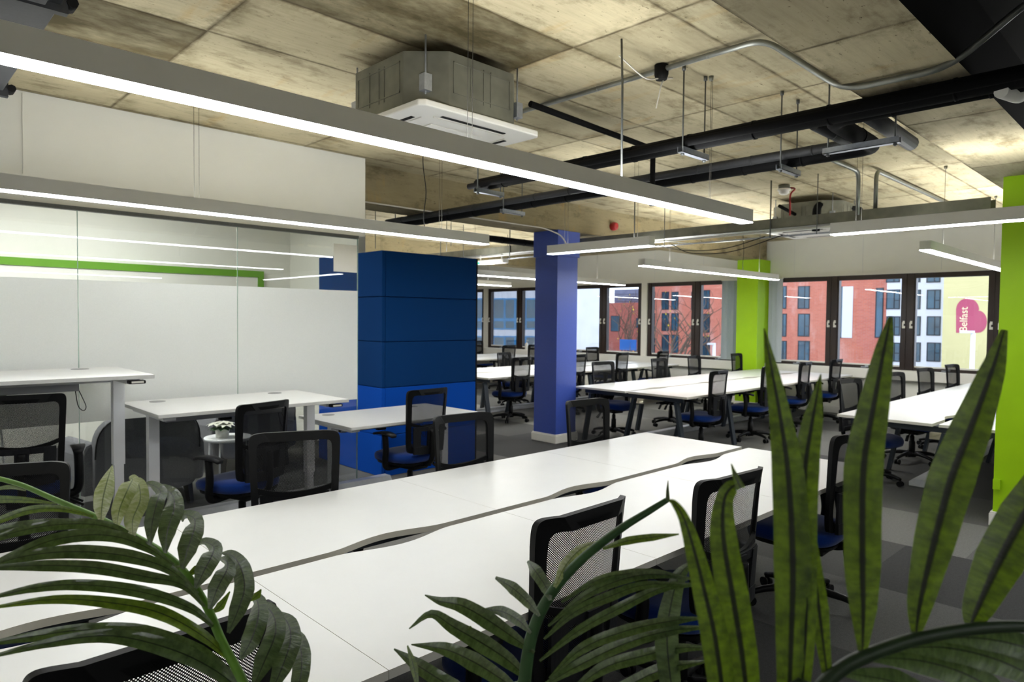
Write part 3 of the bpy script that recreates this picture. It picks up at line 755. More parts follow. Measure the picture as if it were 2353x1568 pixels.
# height-adjustable desks
chair(.70, 4.84, -10, 'black mesh chair pushed under the highest desk at the left edge', G2, .12)
chair(2.08, 4.56, 17, 'blue-seated mesh chair drawn up to the middle-height desk', G2)
chair(3.50, 4.56, 5, 'blue-seated mesh chair at the lowest desk, before the blue booth', G2)
# bench between the columns, far side then near side
chair(7.70, 6.12, 174, 'chair with its blue seat showing, just right of the violet column', G3)
chair(9.10, 6.12, 182, 'mesh chair on the far side of the mid-room bench, second from the violet column', G3)
chair(10.3, 6.22, 184, 'mesh chair on the far side of the mid-room bench, third from the violet column', G3)
chair(11.75, 6.20, 184, 'mesh chair right beside the green window column', G3)
chair(7.55, 4.10, 3, 'mesh chair on the near side of the mid-room bench, first from its left end', G3)
chair(8.9, 4.12, 8, 'mesh chair on the near side of the mid-room bench, behind the tallest left palm leaf', G3)
chair(10.2, 4.16, 4, 'mesh chair on the near side of the mid-room bench, third from its left end', G3)
chair(11.42, 4.17, 0, 'mesh chair on the near side of the mid-room bench, closest to the windows', G3)
# right bench, far side and near side
chair(7.52, 2.70, 172, 'dark mesh chair at the near left end of the right-hand bench', G4)
chair(8.98, 2.71, 170, 'dark mesh chair across the right-hand bench, second from its left end', G4)
chair(10.2, 2.70, 172, 'dark mesh chair across the right-hand bench, third from its left end', G4)
chair(11.45, 2.68, 174, 'dark mesh chair across the right-hand bench, nearest the windows', G4)
# bench behind the violet column
chair(7.58, 7.52, 4, 'mesh chair in the gap between the blue booth and the violet column, nearest', G5)
chair(8.95, 7.53, 0, 'mesh chair half hidden behind the right edge of the violet column', G5)
chair(10.2, 7.51, 8, 'mesh chair at the bench behind the violet column, third along its near side', G5)
chair(8.95, 9.52, 192, 'low mesh chair turned aside, behind the nearest chair left of the violet column', G5, -.045)
chair(11.6, 9.5, 182, 'mesh chair under the plain pale wall view, at the far windows', G5)
chair(11.47, 7.47, 5, 'mesh chair at the bench behind the violet column, last along its near side', G5)
# farthest bench
chair(10.82, 11.17, 4, 'mesh chair at the farthest bench, left of the pump bottle', G6)
chair(11.64, 11.15, 0, 'mesh chair at the farthest bench touching the left outline of the violet column', G6)
chair(12.1, 13.9, 182, 'farthest mesh chair, beside the blue booth edge', G6)
# ------------------------------------------------------------------ pendant lights
def pendant(p, q, label, hang, far='far', zb=2.30, w=.09, h=.09):
    p, q = Vector(p+(zb,)), Vector(q+(zb,)); c = (p+q)/2; L = (q-p).length; d = (q-p).normalized()
    t = thing('pendant_light', label, 'light', c, math.atan2(d.y, d.x), 'linear pendant lights')
    MB().box((-L/2, -w/2, .006), (L/2, -w/2+.003, h)).box((-L/2, w/2-.003, .006), (L/2, w/2, h)).box((-L/2, -w/2+.003, .006), (-L/2+.003, w/2-.003, h)).box((L/2-.003, -w/2+.003, .006), (L/2, w/2-.003, h)).box((-L/2+.003, -w/2+.003, .03), (L/2-.003, w/2-.003, .06)).build('housing', 'alu', t)
    MB().box((-L/2+.001, -w/2+.001, .0), (L/2-.001, w/2-.001, .0055)).build('diffuser', 'led'+far, t)
    MB().box((-L/2+.02, -w/2+.008, h-.03), (L/2-.02, w/2-.008, h-.012)).build('upper_diffuser', 'ledup'+far, t)  # added glow strip that lights the ceiling
    for s in hang:
        x = (Vector((s, 0, 0)).x-c.x) if abs(d.x) > .5 else (s-c.y)*(1 if d.y > 0 else -1)
        MB().tube([(x, 0, h-.002), (x, 0, ZC-zb-.004)], .0013, 5).build('suspension_wire', 'wire', t)
        MB().tube([(x+.035, .01, h-.002), (x+.035, .01, ZC-zb-.004)], .0013, 5).build('suspension_wire', 'wire', t)
        MB().lathe([(.012, ZC-zb-.03), (.016, ZC-zb-.001)], 10, (x, 0, 0)).build('ceiling_fixing', 'galv', t)
    return t
pendant((6.4, 12.2), (10.3, 12.2), 'linear pendant light over the farthest bench, hidden behind the blue booth', (7.1, 9.7))  # added unseen lamp, brightens the far end
pendant((7.6, -.1), (11.6, -.1), 'linear pendant light beyond the lime column, outside the frame', (8.2, 11.0))  # added unseen lamp, brightens the window side
pendant((-1.6, -1.7), (4.0, -1.7), 'linear pendant light behind the camera, outside the frame', (-.9, 3.2), '')  # added unseen lamp, fills the surfaces facing the camera
pendant((-2.3, .2), (-2.3, 4.4), 'linear pendant light left of the camera, outside the frame', (.8, 3.8), '')  # added unseen fill lamp for the near left side
def flexcable(x, y, dx, label):
    c = MB().tube(spline([(x, y, ZC-.005), (x-.02, y, 2.95), (x+.015, y, 2.7), (x-.01, y, 2.5), (x+.005, y, 2.39)], 5), .004, 6)
    return tag(c.build('hanging_cable', 'plastic'), label, 'cable')
pendant((.0, 2.245), (4.405, 2.245), 'longest linear pendant light over the foreground bench', (1.9, 3.9), '')
pendant((.2, 4.615), (4.135, 4.615), 'linear pendant light over the height-adjustable desks, before the glass', (1.6, 3.6), '')
pendant((5.19, 4.80), (5.19, 3.55), 'short linear pendant light crossing in front of the violet column', (4.6, 3.75), '')
pendant((5.44, 2.07), (5.44, -.6), 'linear pendant light running off the right edge, before the lime column', (1.9, 0.2), '')
pendant((6.99, 4.93), (10.71, 4.93), 'linear pendant light over the bench between the columns', (7.6, 10.1))
pendant((7.09, 1.87), (10.75, 1.87), 'linear pendant light beside the lime column, over the right-hand bench', (7.7, 9.9))
pendant((6.1, 7.97), (10.72, 7.97), 'linear pendant light passing behind the violet column', (6.9, 9.9))
pendant((5.9, 10.1), (9.72, 10.1), 'farthest linear pendant light, ending left of the violet column', (6.6, 9.1))
tag(MB().tube([(3.03, 2.29, ZC-.01), (3.03, 2.28, 2.9), (3.02, 2.27, 2.392)], .006, 8).build('hanging_cable', 'rod'), 'grey power drop to the foreground pendant light', 'cable')
flexcable(3.50, 4.69, 0, 'black power drop beside the white wall end')
flexcable(9.7, 4.99, 0, 'black power drop to the light over the bench between the columns')
# ------------------------------------------------------------------ air conditioners
def cassette(x, y, label, s=.91):
    t = thing('ceiling_air_conditioner', label, 'air conditioner', (x, y, 2.75), 0, 'ceiling air conditioners')
    h = s/2; k = h*.93; c = k*.42
    MB().prism([(-h+.03, -h), (h-.03, -h), (h, -h+.03), (h, h-.03), (h-.03, h), (-h+.03, h), (-h, h-.03), (-h, -h+.03)], 0, .035).build('fascia', 'white_gloss', t, bevel=.008)
    MB().prism([(-k+c, -k), (k-c, -k), (k, -k+c), (k, k-c), (k-c, k), (-k+c, k), (-k, k-c), (-k, -k+c)], .036, .34).build('casing', 'galv', t, bevel=.004)
    for a in range(4):
        R = Matrix.Rotation(a*PI/2, 4, 'Z')
        m = MB(); m.box((-.24, -h+.09, -.003), (.24, -h+.115, .001))
        m.v = [tuple(R @ Vector(p)) for p in m.v]; m.build('air_slot', 'blackpaint', t)
        m = MB(); m.box((-.27, -h+.135, -.004), (.27, -h+.141, .001)); m.v = [tuple(R @ Vector(p)) for p in m.v]; m.build('fascia_groove', 'edge', t)
        m = MB()
        for u in (-.5, .05, .35): m.box((u*c-.003-.0, -k-.004, .10), (u*c+.003, -k, .30))
        m.box((-k+c+.03, -k-.004, .12), (k-c-.03, -k, .127)).box((-k+c+.03, -k-.004, .285), (k-c-.03, -k, .292)).box((-k+c+.03, -k-.004, .12), (-k+c+.036, -k, .292)).box((k-c-.036, -k-.004, .12), (k-c-.03, -k, .292))
        m.v = [tuple(R @ Vector(p)) for p in m.v]; m.build('casing_rib', 'galv', t)
        e = k-c*.42
        p = R @ Vector((-e, -e, 0))
        q = MB().tube([(p.x, p.y, .10), (p.x, p.y, ZC-2.75-.003)], .005, 6).cbox((p.x, p.y, .16), (.05, .05, .09)); q.build('hanger_bolt', 'zinc', t)
    MB().box((-.2, -.2, -.006), (.2, .2, 0)).build('return_grille', 'white_gloss', t, bevel=.003)
    return t
cassette(2.605, 3.37, 'white ceiling cassette air conditioner with galvanised casing, above the foreground pendant light')
cassette(8.75, 3.55, 'distant ceiling cassette air conditioner above the cable tray')
# ------------------------------------------------------------------ pipes, conduits, tray
def pipe(pts, r, m, name, label, cat='pipe', rad=.12, group=None, n=12, ties=0):
    P = fillet(pts, rad) if len(pts) > 2 else pts
    mb = MB().tube(P, r, n)
    if ties:
        for a, b_ in zip(pts[:-1], pts[1:]):
            a, b_ = Vector(a), Vector(b_); L = (b_-a).length; d = (b_-a)/L; k = int(L/ties)
            for i in range(1, k+1):
                q = a+d*(i*ties-.1); mb.tube([q-d*.006, q+d*.006], r*1.07, n)
    return tag(mb.build(name, m), label, cat, group)
pipe([(3.76, 4.30, 2.74), (3.76, 1.2, 2.735), (3.76, .35, 2.735), (3.76, .15, 3.1)], .052, 'foam', 'ceiling_pipe', 'thick black insulated ceiling pipe nearest the camera', ties=.42)
pipe([(3.66, 4.30, 2.715), (3.66, .3, 2.715)], .024, 'foam', 'ceiling_pipe', 'thin black pipe strapped beside the nearest thick ceiling pipe')
pipe([(4.62, 6.9, 2.73), (4.62, 1.5, 2.73), (3.86, 1.5, 2.74), (3.86, .3, 2.74)], .048, 'foam', 'ceiling_pipe', 'black insulated ceiling pipe making a right-angle loop toward the near pipe', ties=.42)
pipe([(4.53, 6.8, 2.755), (4.53, 1.62, 2.755), (3.95, 1.62, 2.755)], .032, 'foam2', 'ceiling_pipe', 'grey insulated ceiling pipe beside the looping black one', ties=.42)
pipe([(3.90, 1.36, 2.78), (4.80, 1.36, 2.76)], .045, 'foam2', 'ceiling_pipe', 'short grey insulated pipe stub at the loop')
pipe([(3.5, 6.75, 2.70), (7.1, 6.75, 2.70)], .045, 'foam', 'ceiling_pipe', 'black pipe run above the blue booth', ties=.42)
pipe([(3.05, 3.0, 2.97), (4.38, 3.0, 2.93), (4.38, 3.0, 2.50)], .020, 'foam', 'ceiling_pipe', 'thin black drain pipe from the near air conditioner', rad=.05)
pipe([(3.52, 3.55, 3.14), (3.52, 1.72, 3.14), (3.53, 1.30, 2.775), (3.54, .86, 2.775), (3.55, .55, 3.0), (3.55, .2, 3.14)], .016, 'conduit', 'ceiling_conduit', 'galvanised conduit cranked down under the concrete beam', 'conduit', .1, ties=.8)
pipe([(6.1, 2.50, 3.13), (7.20, 2.50, 3.13), (7.20, 2.50, 2.70)], .02, 'conduit', 'ceiling_conduit', 'left one of two grey conduits dropping to the cable tray', 'conduit', .1)
pipe([(7.27, 2.36, 2.70), (7.27, 2.36, 3.13), (10.6, 2.36, 3.13)], .02, 'conduit', 'ceiling_conduit', 'right one of two grey conduits dropping to the cable tray', 'conduit', .1)
pipe([(2.0, .55, 2.95), (5.6, .5, 2.9)], .04, 'foam2', 'ceiling_pipe', 'grey pipe in the dark bay at the top right corner')
pipe([(3.74, .70, 2.68), (3.95, .66, 2.69), (4.02, .64, 2.80)], .03, 'white_gloss', 'ceiling_pipe', 'short white plastic pipe elbow under the beam', rad=.05)
pipe([(7.9, 3.62, 3.0), (8.33, 3.62, 2.95)], .02, 'foam', 'ceiling_pipe', 'thin black pipe at the distant air conditioner')
pipe([(8.3, 3.35, 2.72), (8.3, 3.35, 3.05), (9.0, 3.1, 3.02)], .045, 'foam', 'ceiling_pipe', 'thick black hose looping beside the distant air conditioner')
t = thing('ceiling_junction_box', 'black junction box with a white cable on the ceiling conduit', 'junction box', (3.52, 2.36, 3.08))
MB().lathe([(.033, -.0), (.042, .03), (.042, .085)], 18).build('box', 'blackpaint', t)
MB().tube(spline([(-.42, .0, .03), (-.25, -.05, -.06), (-.06, -.01, -.01), (.03, .04, .03), (.12, .0, .04), (.02, .0, .0), (-.01, .01, -.10), (-.02, .02, -.17)], 6), .004, 6).build('white_cable', 'whitecable', t)
def hanger(x, y, z, w, label, along='x'):
    t = thing('ceiling_pipe_hanger', label, 'pipe hanger', (x, y, z), 0 if along == 'x' else PI/2, 'trapeze pipe hangers')
    m = MB().box((-w/2, -.02, -.02), (w/2, .02, -.016)).box((-w/2, -.02, -.02), (w/2, -.017, .015)).box((-w/2, .017, -.02), (w/2, .02, .015))
    m.build('channel', 'zinc', t)
    for s in (-1, 1):
        MB().tube([(s*(w/2-.025), 0, -.035), (s*(w/2-.025), 0, ZC-z-.003)], .005, 6).lathe([(.011, -.032), (.011, -.021)], 6, (s*(w/2-.025), 0, 0)).lathe([(.012, ZC-z-.03), (.012, ZC-z-.004)], 8, (s*(w/2-.025), 0, 0)).build('threaded_rod', 'rod', t)
    return t
hanger(3.75, 2.27, 2.665, .30, 'zinc trapeze hanger under the nearest thick ceiling pipe')
hanger(3.75, 4.15, 2.665, .30, 'zinc trapeze hanger at the far end of the nearest thick ceiling pipe')
hanger(4.60, 2.05, 2.665, .30, 'zinc trapeze hanger under the looping black pipe, right of the middle')
hanger(4.60, 4.75, 2.665, .30, 'zinc trapeze hanger under the looping black pipe, in front of the beam')
hanger(4.60, 6.55, 2.665, .30, 'zinc trapeze hanger at the far end of the looping black pipe')
hanger(4.25, 1.47, 2.665, .42, 'zinc trapeze hanger crossing under the pipe loop', 'y')
# cable tray
t = thing('ceiling_cable_tray', 'long galvanised cable tray under the ceiling, running behind the violet column', 'cable tray', (7.32, 0, 2.645))
MB().box((-.1, 1.40, 0), (.1, 11.0, .004)).box((-.1, 1.40, 0), (-.096, 11.0, .105)).box((.096, 1.40, 0), (.1, 11.0, .105)).build('tray', 'galv', t)
MB().tube([(-.07, 1.45, -.03), (-.07, 10.9, -.03)], .012, 8).build('conduit', 'alu', t)
wb = MB()
for x in (-.02, .03, .08): wb.tube([(x, 1.5, -.075), (x, 10.5, -.075)], .003, 5)
for k in range(60): wb.tube([(-.03, 1.6+k*.15, -.06), (-.02, 1.6+k*.15, -.077), (.08, 1.6+k*.15, -.077), (.09, 1.6+k*.15, -.06)], .0025, 4)
wb.build('wire_basket', 'zinc', t)
for k, y in enumerate((2.9, 3.4, 4.75, 5.2, 6.9, 7.5, 8.6, 9.2)):
    MB().tube([(-.112, y, -.1), (-.112, y, ZC-2.645-.003)], .008 if k % 2 else .005, 6).build('hanger_rod', 'rod', t)
MB().tube(spline([(-.03, 4.9, -.07), (-.06, 4.5, -.16), (-.02, 4.0, -.17), (-.02, 3.5, -.07)], 8), .005, 6).build('loose_cable', 'plastic', t)
MB().tube(spline([(-.03, 4.7, -.07), (-.06, 4.4, -.20), (-.02, 3.9, -.21), (-.02, 3.3, -.07)], 8), .005, 6).build('loose_cable', 'plastic', t)
t = thing('ceiling_emergency_light', 'white emergency light box with a green indicator under the cable tray', 'light', (7.28, 8.0, 2.50))
MB().box((-.06, -.34, .0), (.06, .34, .06)).build('housing', 'white_gloss', t, bevel=.008)
MB().cbox((-.064, .22, .02), (.01, .025, .025)).build('indicator', 'ledgreen', t)
for s in (-1, 1): MB().box((-.01, s*.25-.01, .06), (.01, s*.25+.01, .143)).build('bracket', 'white_gloss', t)
t = thing('smoke_detector', 'white smoke detector on the ceiling with a red cable', 'smoke detector', (7.55, 3.41, ZC))
MB().lathe([(.035, -.11), (.055, -.095), (.055, -.07), (.07, -.065), (.07, -.045)], 24).build('sensor', 'white_gloss', t)
MB().lathe([(.062, -.045), (.062, -.002)], 20).build('base', 'galv', t)
q = onplane(1815, 500, 0, 7.45)-Vector((7.55, 3.41, ZC))
MB().tube(spline([(.05, -.02, -.03), (.0, -.12, -.06), (q.x, q.y, -.14), (q.x, q.y, -.3), (q.x, q.y, q.z+.02)], 6), .010, 8).build('red_cable', 'red', t)
t = thing('ceiling_alarm_sounder', 'red fire alarm sounder on the face of the concrete beam', 'alarm', (7.75, 5.98, 2.955))
m = MB().lathe([(.055, 0), (.06, .03), (.05, .08), (.03, .085)], 20); m.v = [(x, -z, y) for x, y, z in m.v]; m.build('sounder', 'red', t)
tag(MB().tube(spline([(7.6, 5.80, 2.78), (8.5, 5.6, 2.78), (9.1, 5.2, 2.785), (9.6, 4.2, 2.9), (9.65, 4.1, 3.14)], 6), .008, 6).build('ceiling_cable', 'conduit'), 'thin bent conduit below the beam end by the lime window column', 'cable')
tag(MB().tube(fillet([(3.0, 5.93, 2.785), (6.3, 5.93, 2.785), (6.6, 5.90, 2.72), (6.75, 5.9, 2.55)], .1), .008, 6).build('ceiling_cable', 'whitecable'), 'pale conduit along the beam bending down over the violet column top', 'cable')
for k, (x, y) in enumerate(((5.9, 7.3), (6.3, 7.9), (8.1, 7.2), (8.6, 9.0), (9.0, 8.6), (5.4, 8.4))):
    tag(MB().tube([(x, y, 2.62), (x, y, ZC-.003)], .005, 6).build('ceiling_drop_rod', 'rod'), 'bare threaded drop rod hanging from the ceiling beyond the concrete beam', 'rod', 'bare drop rods beyond the beam')
# ventilation in the top left corner
t = thing('ceiling_ventilation_duct', 'dark grey ventilation duct at the top left corner', 'duct', (0, 0, 2.9))
MB().box((.12, 2.35, 0), (.635, 5.70, .24)).build('duct_body', 'foam2', t, bevel=.004)
for y in (3.35, 4.85):
    MB().box((.10, y-.02, -.03), (.66, y+.02, .255)).build('flange', 'foam2', t)
    MB().tube([(.675, y-.03, .02), (.675, y+.05, .02)], .022, 8).build('flange_clamp', 'blackpaint', t)
m = MB().lathe([(.05, -.03), (.15, -.02), (.20, .04), (.20, .18), (.15, .22)], 28, (.42, 3.02, 0)); m.build('fan_motor', 'blackpaint', t)
MB().box((.28, 2.82, -.06), (.56, 3.22, -.02)).build('mounting_plate', 'foam2', t)
# ------------------------------------------------------------------ outside
w = bpy.data.worlds.new('overcast_sky'); SC.world = w; w.use_nodes = True; nt = w.node_tree; bg = nt.nodes['Background']
tc = nt.nodes.new('ShaderNodeTexCoord'); nz = nt.nodes.new('ShaderNodeTexNoise'); nz.inputs['Scale'].default_value = 2.2; nz.inputs['Detail'].default_value = 4
rp = nt.nodes.new('ShaderNodeValToRGB'); rp.color_ramp.elements[0].color = (.70, .80, 1.0, 1); rp.color_ramp.elements[1].color = (.92, .96, 1.0, 1)
nt.links.new(tc.outputs['Generated'], nz.inputs['Vector']); nt.links.new(nz.outputs[0], rp.inputs[0]); nt.links.new(rp.outputs[0], bg.inputs[0])
bg.inputs[1].default_value = 2.9
ZG = -7.0
struct('ground', MB().box((XW+.3, -60, ZG-.2), (140, 140, ZG)), 'tarmac')
def fy(u, X): return onplane(u, 740, 0, X).y
def building(name, label, X, u0, u1, ztop, m, depth=8, v_top=None):
    y1, y0 = fy(u0, X), fy(u1, X)
    if v_top: ztop = onplane((u0+u1)/2, v_top, 0, X).z
    t = thing(name, label, 'building', (X, (y0+y1)/2, ZG))
    yc = (y0+y1)/2
    MB().box((0, y0-yc, 0), (depth, y1-yc, ztop-ZG)).build('wall', m, t)
    t['X'] = X
    return t
def bwin(t, u0, v0, u1, v1, frame='winframe', pane='darkwin', split=True, fw_=.09):
    X = t['X']; a, c = onplane(u0, v0, 0, X), onplane(u1, v1, 0, X); o = t.location
    y0, y1, z0, z1 = c.y-o.y, a.y-o.y, c.z-o.z, a.z-o.z
    m = MB().box((-.05, y0, z0), (.04, y0+fw_, z1)).box((-.05, y1-fw_, z0), (.04, y1, z1)).box((-.05, y0+fw_, z0), (.04, y1-fw_, z0+fw_)).box((-.05, y0+fw_, z1-fw_), (.04, y1-fw_, z1))
    if split:
        ym = y0+(y1-y0)*.42
        m.box((-.045, ym-fw_/2, z0), (.04, ym+fw_/2, z1)); zm = z0+(z1-z0)*.45; m.box((-.045, y0, zm-fw_/3), (.04, ym, zm+fw_/3))
    f = m.build('window', frame, t)
    MB().box((-.03, y0+fw_*.5, z0+fw_*.5), (-.01, y1-fw_*.5, z1-fw_*.5)).build('pane', pane, f)
    return f
BX = 70
br = building('brick_apartment_block', 'red brick apartment block across the street, either side of the green window column', BX, 1481, 2036, 19, 'brick')
for u0, u1 in ((1499, 1505), (1521, 1537), (1543, 1559), (1589, 1597)):
    for v0, v1 in ((671, 712), (720, 761), (769, 812)): bwin(br, u0, v0, u1, v1, split=u1-u0 > 10)
for u0, u1 in ((1613, 1631), (1662, 1678), (1704, 1720), (1748, 1766)):
    for v0, v1 in ((667, 711), (721, 765), (773, 819)): bwin(br, u0, v0, u1, v1)
for u0, u1 in ((1788, 1807), (1834, 1860)):
    for v0, v1 in ((658, 710), (721, 774), (783, 838)): bwin(br, u0, v0, u1, v1)
bwin(br, 1923, 659, 1937, 777, split=False); bwin(br, 2013, 662, 2028, 777, split=False)
a, c = onplane(1937, 659, 0, BX), onplane(1958, 777, 0, BX); o = br.location
MB().box((-.06, c.y-o.y, c.z-o.z), (.02, a.y-o.y, a.z-o.z)).build('white_panel', 'whitepanel', br)
wt = building('white_panel_block', 'white panelled block with dark windows beside the red brick one', BX-1, 2036, 2178, 19, 'whitepanel')
for u0, u1 in ((2037, 2068), (2104, 2115), (2130, 2161)):
    for v0, v1 in ((604, 649), (666, 711), (727, 772), (787, 832)): bwin(wt, u0, v0, u1, v1, split=u1-u0 > 15)
mu = building('mural_gable', 'pale yellow gable wall painted with a pink heart', 62, 2166, 2330, 16, 'mural')
o = mu.location
def mp(u, v): p = onplane(u, v, 0, 62); return (p.y-o.y, p.z-o.z)
hp = [mp(2197, 765), mp(2197, 712)]+[mp(2223.5-26.5*math.cos(a*PI/12), 712-26.5*math.sin(a*PI/12)) for a in range(1, 12)]+[mp(2250, 712)]
hp += [mp(2248+20*math.sin(a*PI/12), 739.5-25.5*math.cos(a*PI/12)) for a in range(0, 13)]
m = MB(); n = len(hp); m.add([(-.02, y, z) for y, z in hp]+[(.0, y, z) for y, z in hp], [list(range(n))]+[(k, (k+1) % n, n+(k+1) % n, n+k) for k in range(n)]); m.build('heart', 'heart', mu)
fc = bpy.data.curves.new('lettering', 'FONT'); fc.body = 'Belfast'; fc.extrude = .01; fc.materials.append(MAT['cream'])
fo = bpy.data.objects.new('lettering', fc); COL.objects.link(fo); fo.parent = mu
p0, p1 = mp(2222, 763), mp(2222, 697)
fc.size = (p1[1]-p0[1])/3.05
fo.location = (-.035, p0[0], p0[1]); fo.rotation_euler = Matrix(((0, 0, -1), (0, 1, 0), (1, 0, 0))).to_euler()
bpy.context.view_layer.update()
lm = bpy.data.meshes.new_from_object(fo.evaluated_get(bpy.context.evaluated_depsgraph_get()))
lo = bpy.data.objects.new('lettering', lm); COL.objects.link(lo); lo.parent = mu; lo.location = fo.location; lo.rotation_euler = fo.rotation_euler
bpy.data.objects.remove(fo); lo.name = 'lettering'
gb = building('white_office_block', 'white office block with bands of bright blue framed windows', 66, 1060, 1247, 16, 'whitepanel')
us = (1066, 1086, 1109, 1134, 1160, 1184, 1208, 1233)
for k in range(len(us)-1):
    bwin(gb, us[k], 686, us[k+1], 735, 'cyanframe', 'bluewin', False, .2); bwin(gb, us[k], 735, us[k+1], 758, 'cyanframe', 'bluewin', False, .2)
    bwin(gb, us[k], 772, us[k+1], 798, 'cyanframe', 'bluewin', False, .2)
rg = building('rendered_gable', 'blank pale rendered gable wall to the right of the violet column', 58, 1247, 1380, 16, 'render', 6)
for vv in rg.children[0].data.vertices:
    if vv.co.x > 1: vv.co.y += (rg.location.y+vv.co.y)*6/58+.6
lb = building('low_brick_building', 'lower dull red brick building with bare trees before it', 82, 1378, 1498, 0, 'brick2', v_top=696)
bwin(lb, 1404, 726, 1424, 762, split=False); bwin(lb, 1462, 731, 1476, 754, split=False)
o = lb.location; a, c = onplane(1412, 666, 0, 83), onplane(1478, 696, 0, 83)
rf = MB().box((1, c.y-o.y, c.z-o.z), (5, a.y-o.y, a.z-o.z))
for k in range(4): rf.box((.9, c.y-o.y, c.z-o.z+.3+k*.35), (1, a.y-o.y, c.z-o.z+.4+k*.35))
rf.build('roof_plant_room', 'roofgrey', lb)
a, c = onplane(1424, 780, 0, 50), onplane(1461, 806, 0, 50)
t = thing('blue_hoarding', 'bright blue hoarding low in front of the lower brick building', 'hoarding', (50, (a.y+c.y)/2, ZG)); yy = (a.y-c.y)/2
MB().box((0, -yy, c.z-ZG), (.1, yy, a.z-ZG)).build('panel', 'hoard', t)
for s in (-1, 1): MB().box((.1, s*yy*.8-.06, 0), (.22, s*yy*.8+.06, a.z-ZG)).build('post', 'winframe', t)
def post(u, v, X, label, arm):
    p = onplane(u, v, 0, X)
    t = thing('street_lamp', label, 'street lamp', (X, p.y, ZG), 0, 'street lamps outside')
    MB().tube([(0, 0, 0), (0, 0, p.z-ZG)], [.14, .10], 8).build('pole', 'whitepanel', t)
    MB().cbox((0, arm*.5, p.z-ZG+.06), (.25, abs(arm)*1.2, .12)).build('lamp_head', 'whitepanel', t)
post(2236, 766, 40, 'white street lamp in front of the yellow mural', .5)
post(1641, 793, 40, 'white street lamp low in the window beside the grey blind', .4)
def tree(u, X, h, spread, label, seed, leaves):
    rnd = random.Random(seed); p = onplane(u, 740, 0, X)
    t = thing('bare_tree', label, 'tree', (X, p.y, ZG), 0, 'bare trees outside')
    tr = MB(); bs = MB(); tips = []
    def grow(P, d, L, r, k):
        pts = [P]; q = P; n = 4
        for i in range(n):
            d = (d+Vector((rnd.uniform(-.22, .22), rnd.uniform(-.22, .22), rnd.uniform(-.05, .14)))).normalized(); q = q+d*L/n; pts.append(q)
        (tr if k == 0 else bs).tube(pts, [r*(1-.45*i/n) for i in range(n+1)], 5 if k > 1 else 8, 0, False)
        tips.append(q)
        if k >= 5: return
        for c in range(3 if k < 3 else 2):
            a = rnd.uniform(0, 2*PI); e = rnd.uniform(.4, .9)*spread
            nd = (d+Vector((math.cos(a)*e, math.sin(a)*e, rnd.uniform(-.1, .25)))).normalized()
            grow(pts[rnd.choice((2, 3, 4, 4))], nd, L*rnd.uniform(.6, .82), r*.55, k+1)
    grow(Vector((0, 0, 0)), Vector((0, 0, 1)), h*.36, .26, 0)
    tr.build('trunk', 'bark', t); bs.build('branches', 'bark', t)
    if leaves:
        m = MB()
        for q in rnd.sample(tips, min(26, len(tips))):
            s = .06; a = rnd.uniform(0, PI); dx = Vector((math.cos(a), math.sin(a), .3))*s; dz = Vector((0, 0, s))
            m.add([q-dx, q-dz, q+dx, q+dz], [(0, 1, 2, 3)])
        m.build('last_leaves', 'yellowleaf', t)
tree(1546, 36, 11.5, 1.15, 'large bare spreading tree in front of the red brick apartment block', 4, True)
tree(1440, 54, 13, 1.0, 'bare twiggy tree in front of the lower brick building', 11, True)
tree(1690, 42, 8, .9, 'bare tree behind the grey window blind', 5, False)
tree(1298, 42, 7, .8, 'low bare tree against the pale rendered gable', 8, False)
# ------------------------------------------------------------------ palms in the foreground
class Leaf(MB):
    def __init__(s): super().__init__(); s.uv = []
    def add(s, vs, fs, mi=0, smooth=False, uv=None):
        MB.add(s, vs, fs, mi, smooth); s.uv += uv or [(0, .5)]*len(vs)
    def blade(s, pts, ws, fold=.35, n=22, mi=0, twist=0.0, face=None, seed=0):
        """pts: centre line; ws: full widths along it; a V-folded strap with rippled edges"""
        rnd = random.Random(seed)
        C = spline(pts, max(3, n//(len(pts)-1))); m = len(C)
        def wat(t):
            x = t*(len(ws)-1); i = min(int(x), len(ws)-2); return ws[i]+(ws[i+1]-ws[i])*(x-i)
        vs, uv = [], []; ph = rnd.uniform(0, 6)
        for i, p in enumerate(C):
            T = (C[min(i+1, m-1)]-C[max(i-1, 0)]).normalized(); t = i/(m-1)
            V = face if face is not None else (p-EYE).normalized()
            S = T.cross(V)
            if S.length < .05: S = T.cross(Vector((0, 0, 1)))
            S.normalize(); N = S.cross(T).normalized()
            a = twist*(t-.5); S2 = S*math.cos(a)+N*math.sin(a); N2 = S2.cross(T).normalized()
            w = max(wat(t), .0008)/2
            for k, q in enumerate((-1, -.55, -.06, .06, .55, 1)):
                rip = .05*w*math.sin(t*34+ph+k*1.7)*abs(q)
                vs.append(p+S2*w*q+N2*(fold*w*abs(q)**1.3+rip)); uv.append((t, (q+1)/2))
        s.add(vs, [(i*6+k, i*6+k+1, i*6+k+7, i*6+k+6) for i in range(m-1) for k in range(5)], mi, True, uv)
def D(pts, d0, d1=None):
    """points of the stem or blade: (pixel u, pixel v) read off the photo, at distances running from d0 to d1"""
    d1 = d0 if d1 is None else d1; n = len(pts)-1
    return [atdepth(u, v, d0+(d1-d0)*i/n) for i, (u, v) in enumerate(pts)]
def W(d, *px): return [p*d/F for p in px]
def palm(x, y, label):
    t = thing('potted_palm', label, 'plant', (x, y, 0), 0, 'palms in the foreground')
    MB().lathe([(.12, 0), (.15, .02), (.17, .34), (.175, .36), (.16, .36), (.155, .33)], 32).build('pot', 'pot', t)
    MB().lathe([(.001, .325), (.154, .325), (.154, .33), (.001, .335)], 24).build('soil', 'soil', t)
    return t
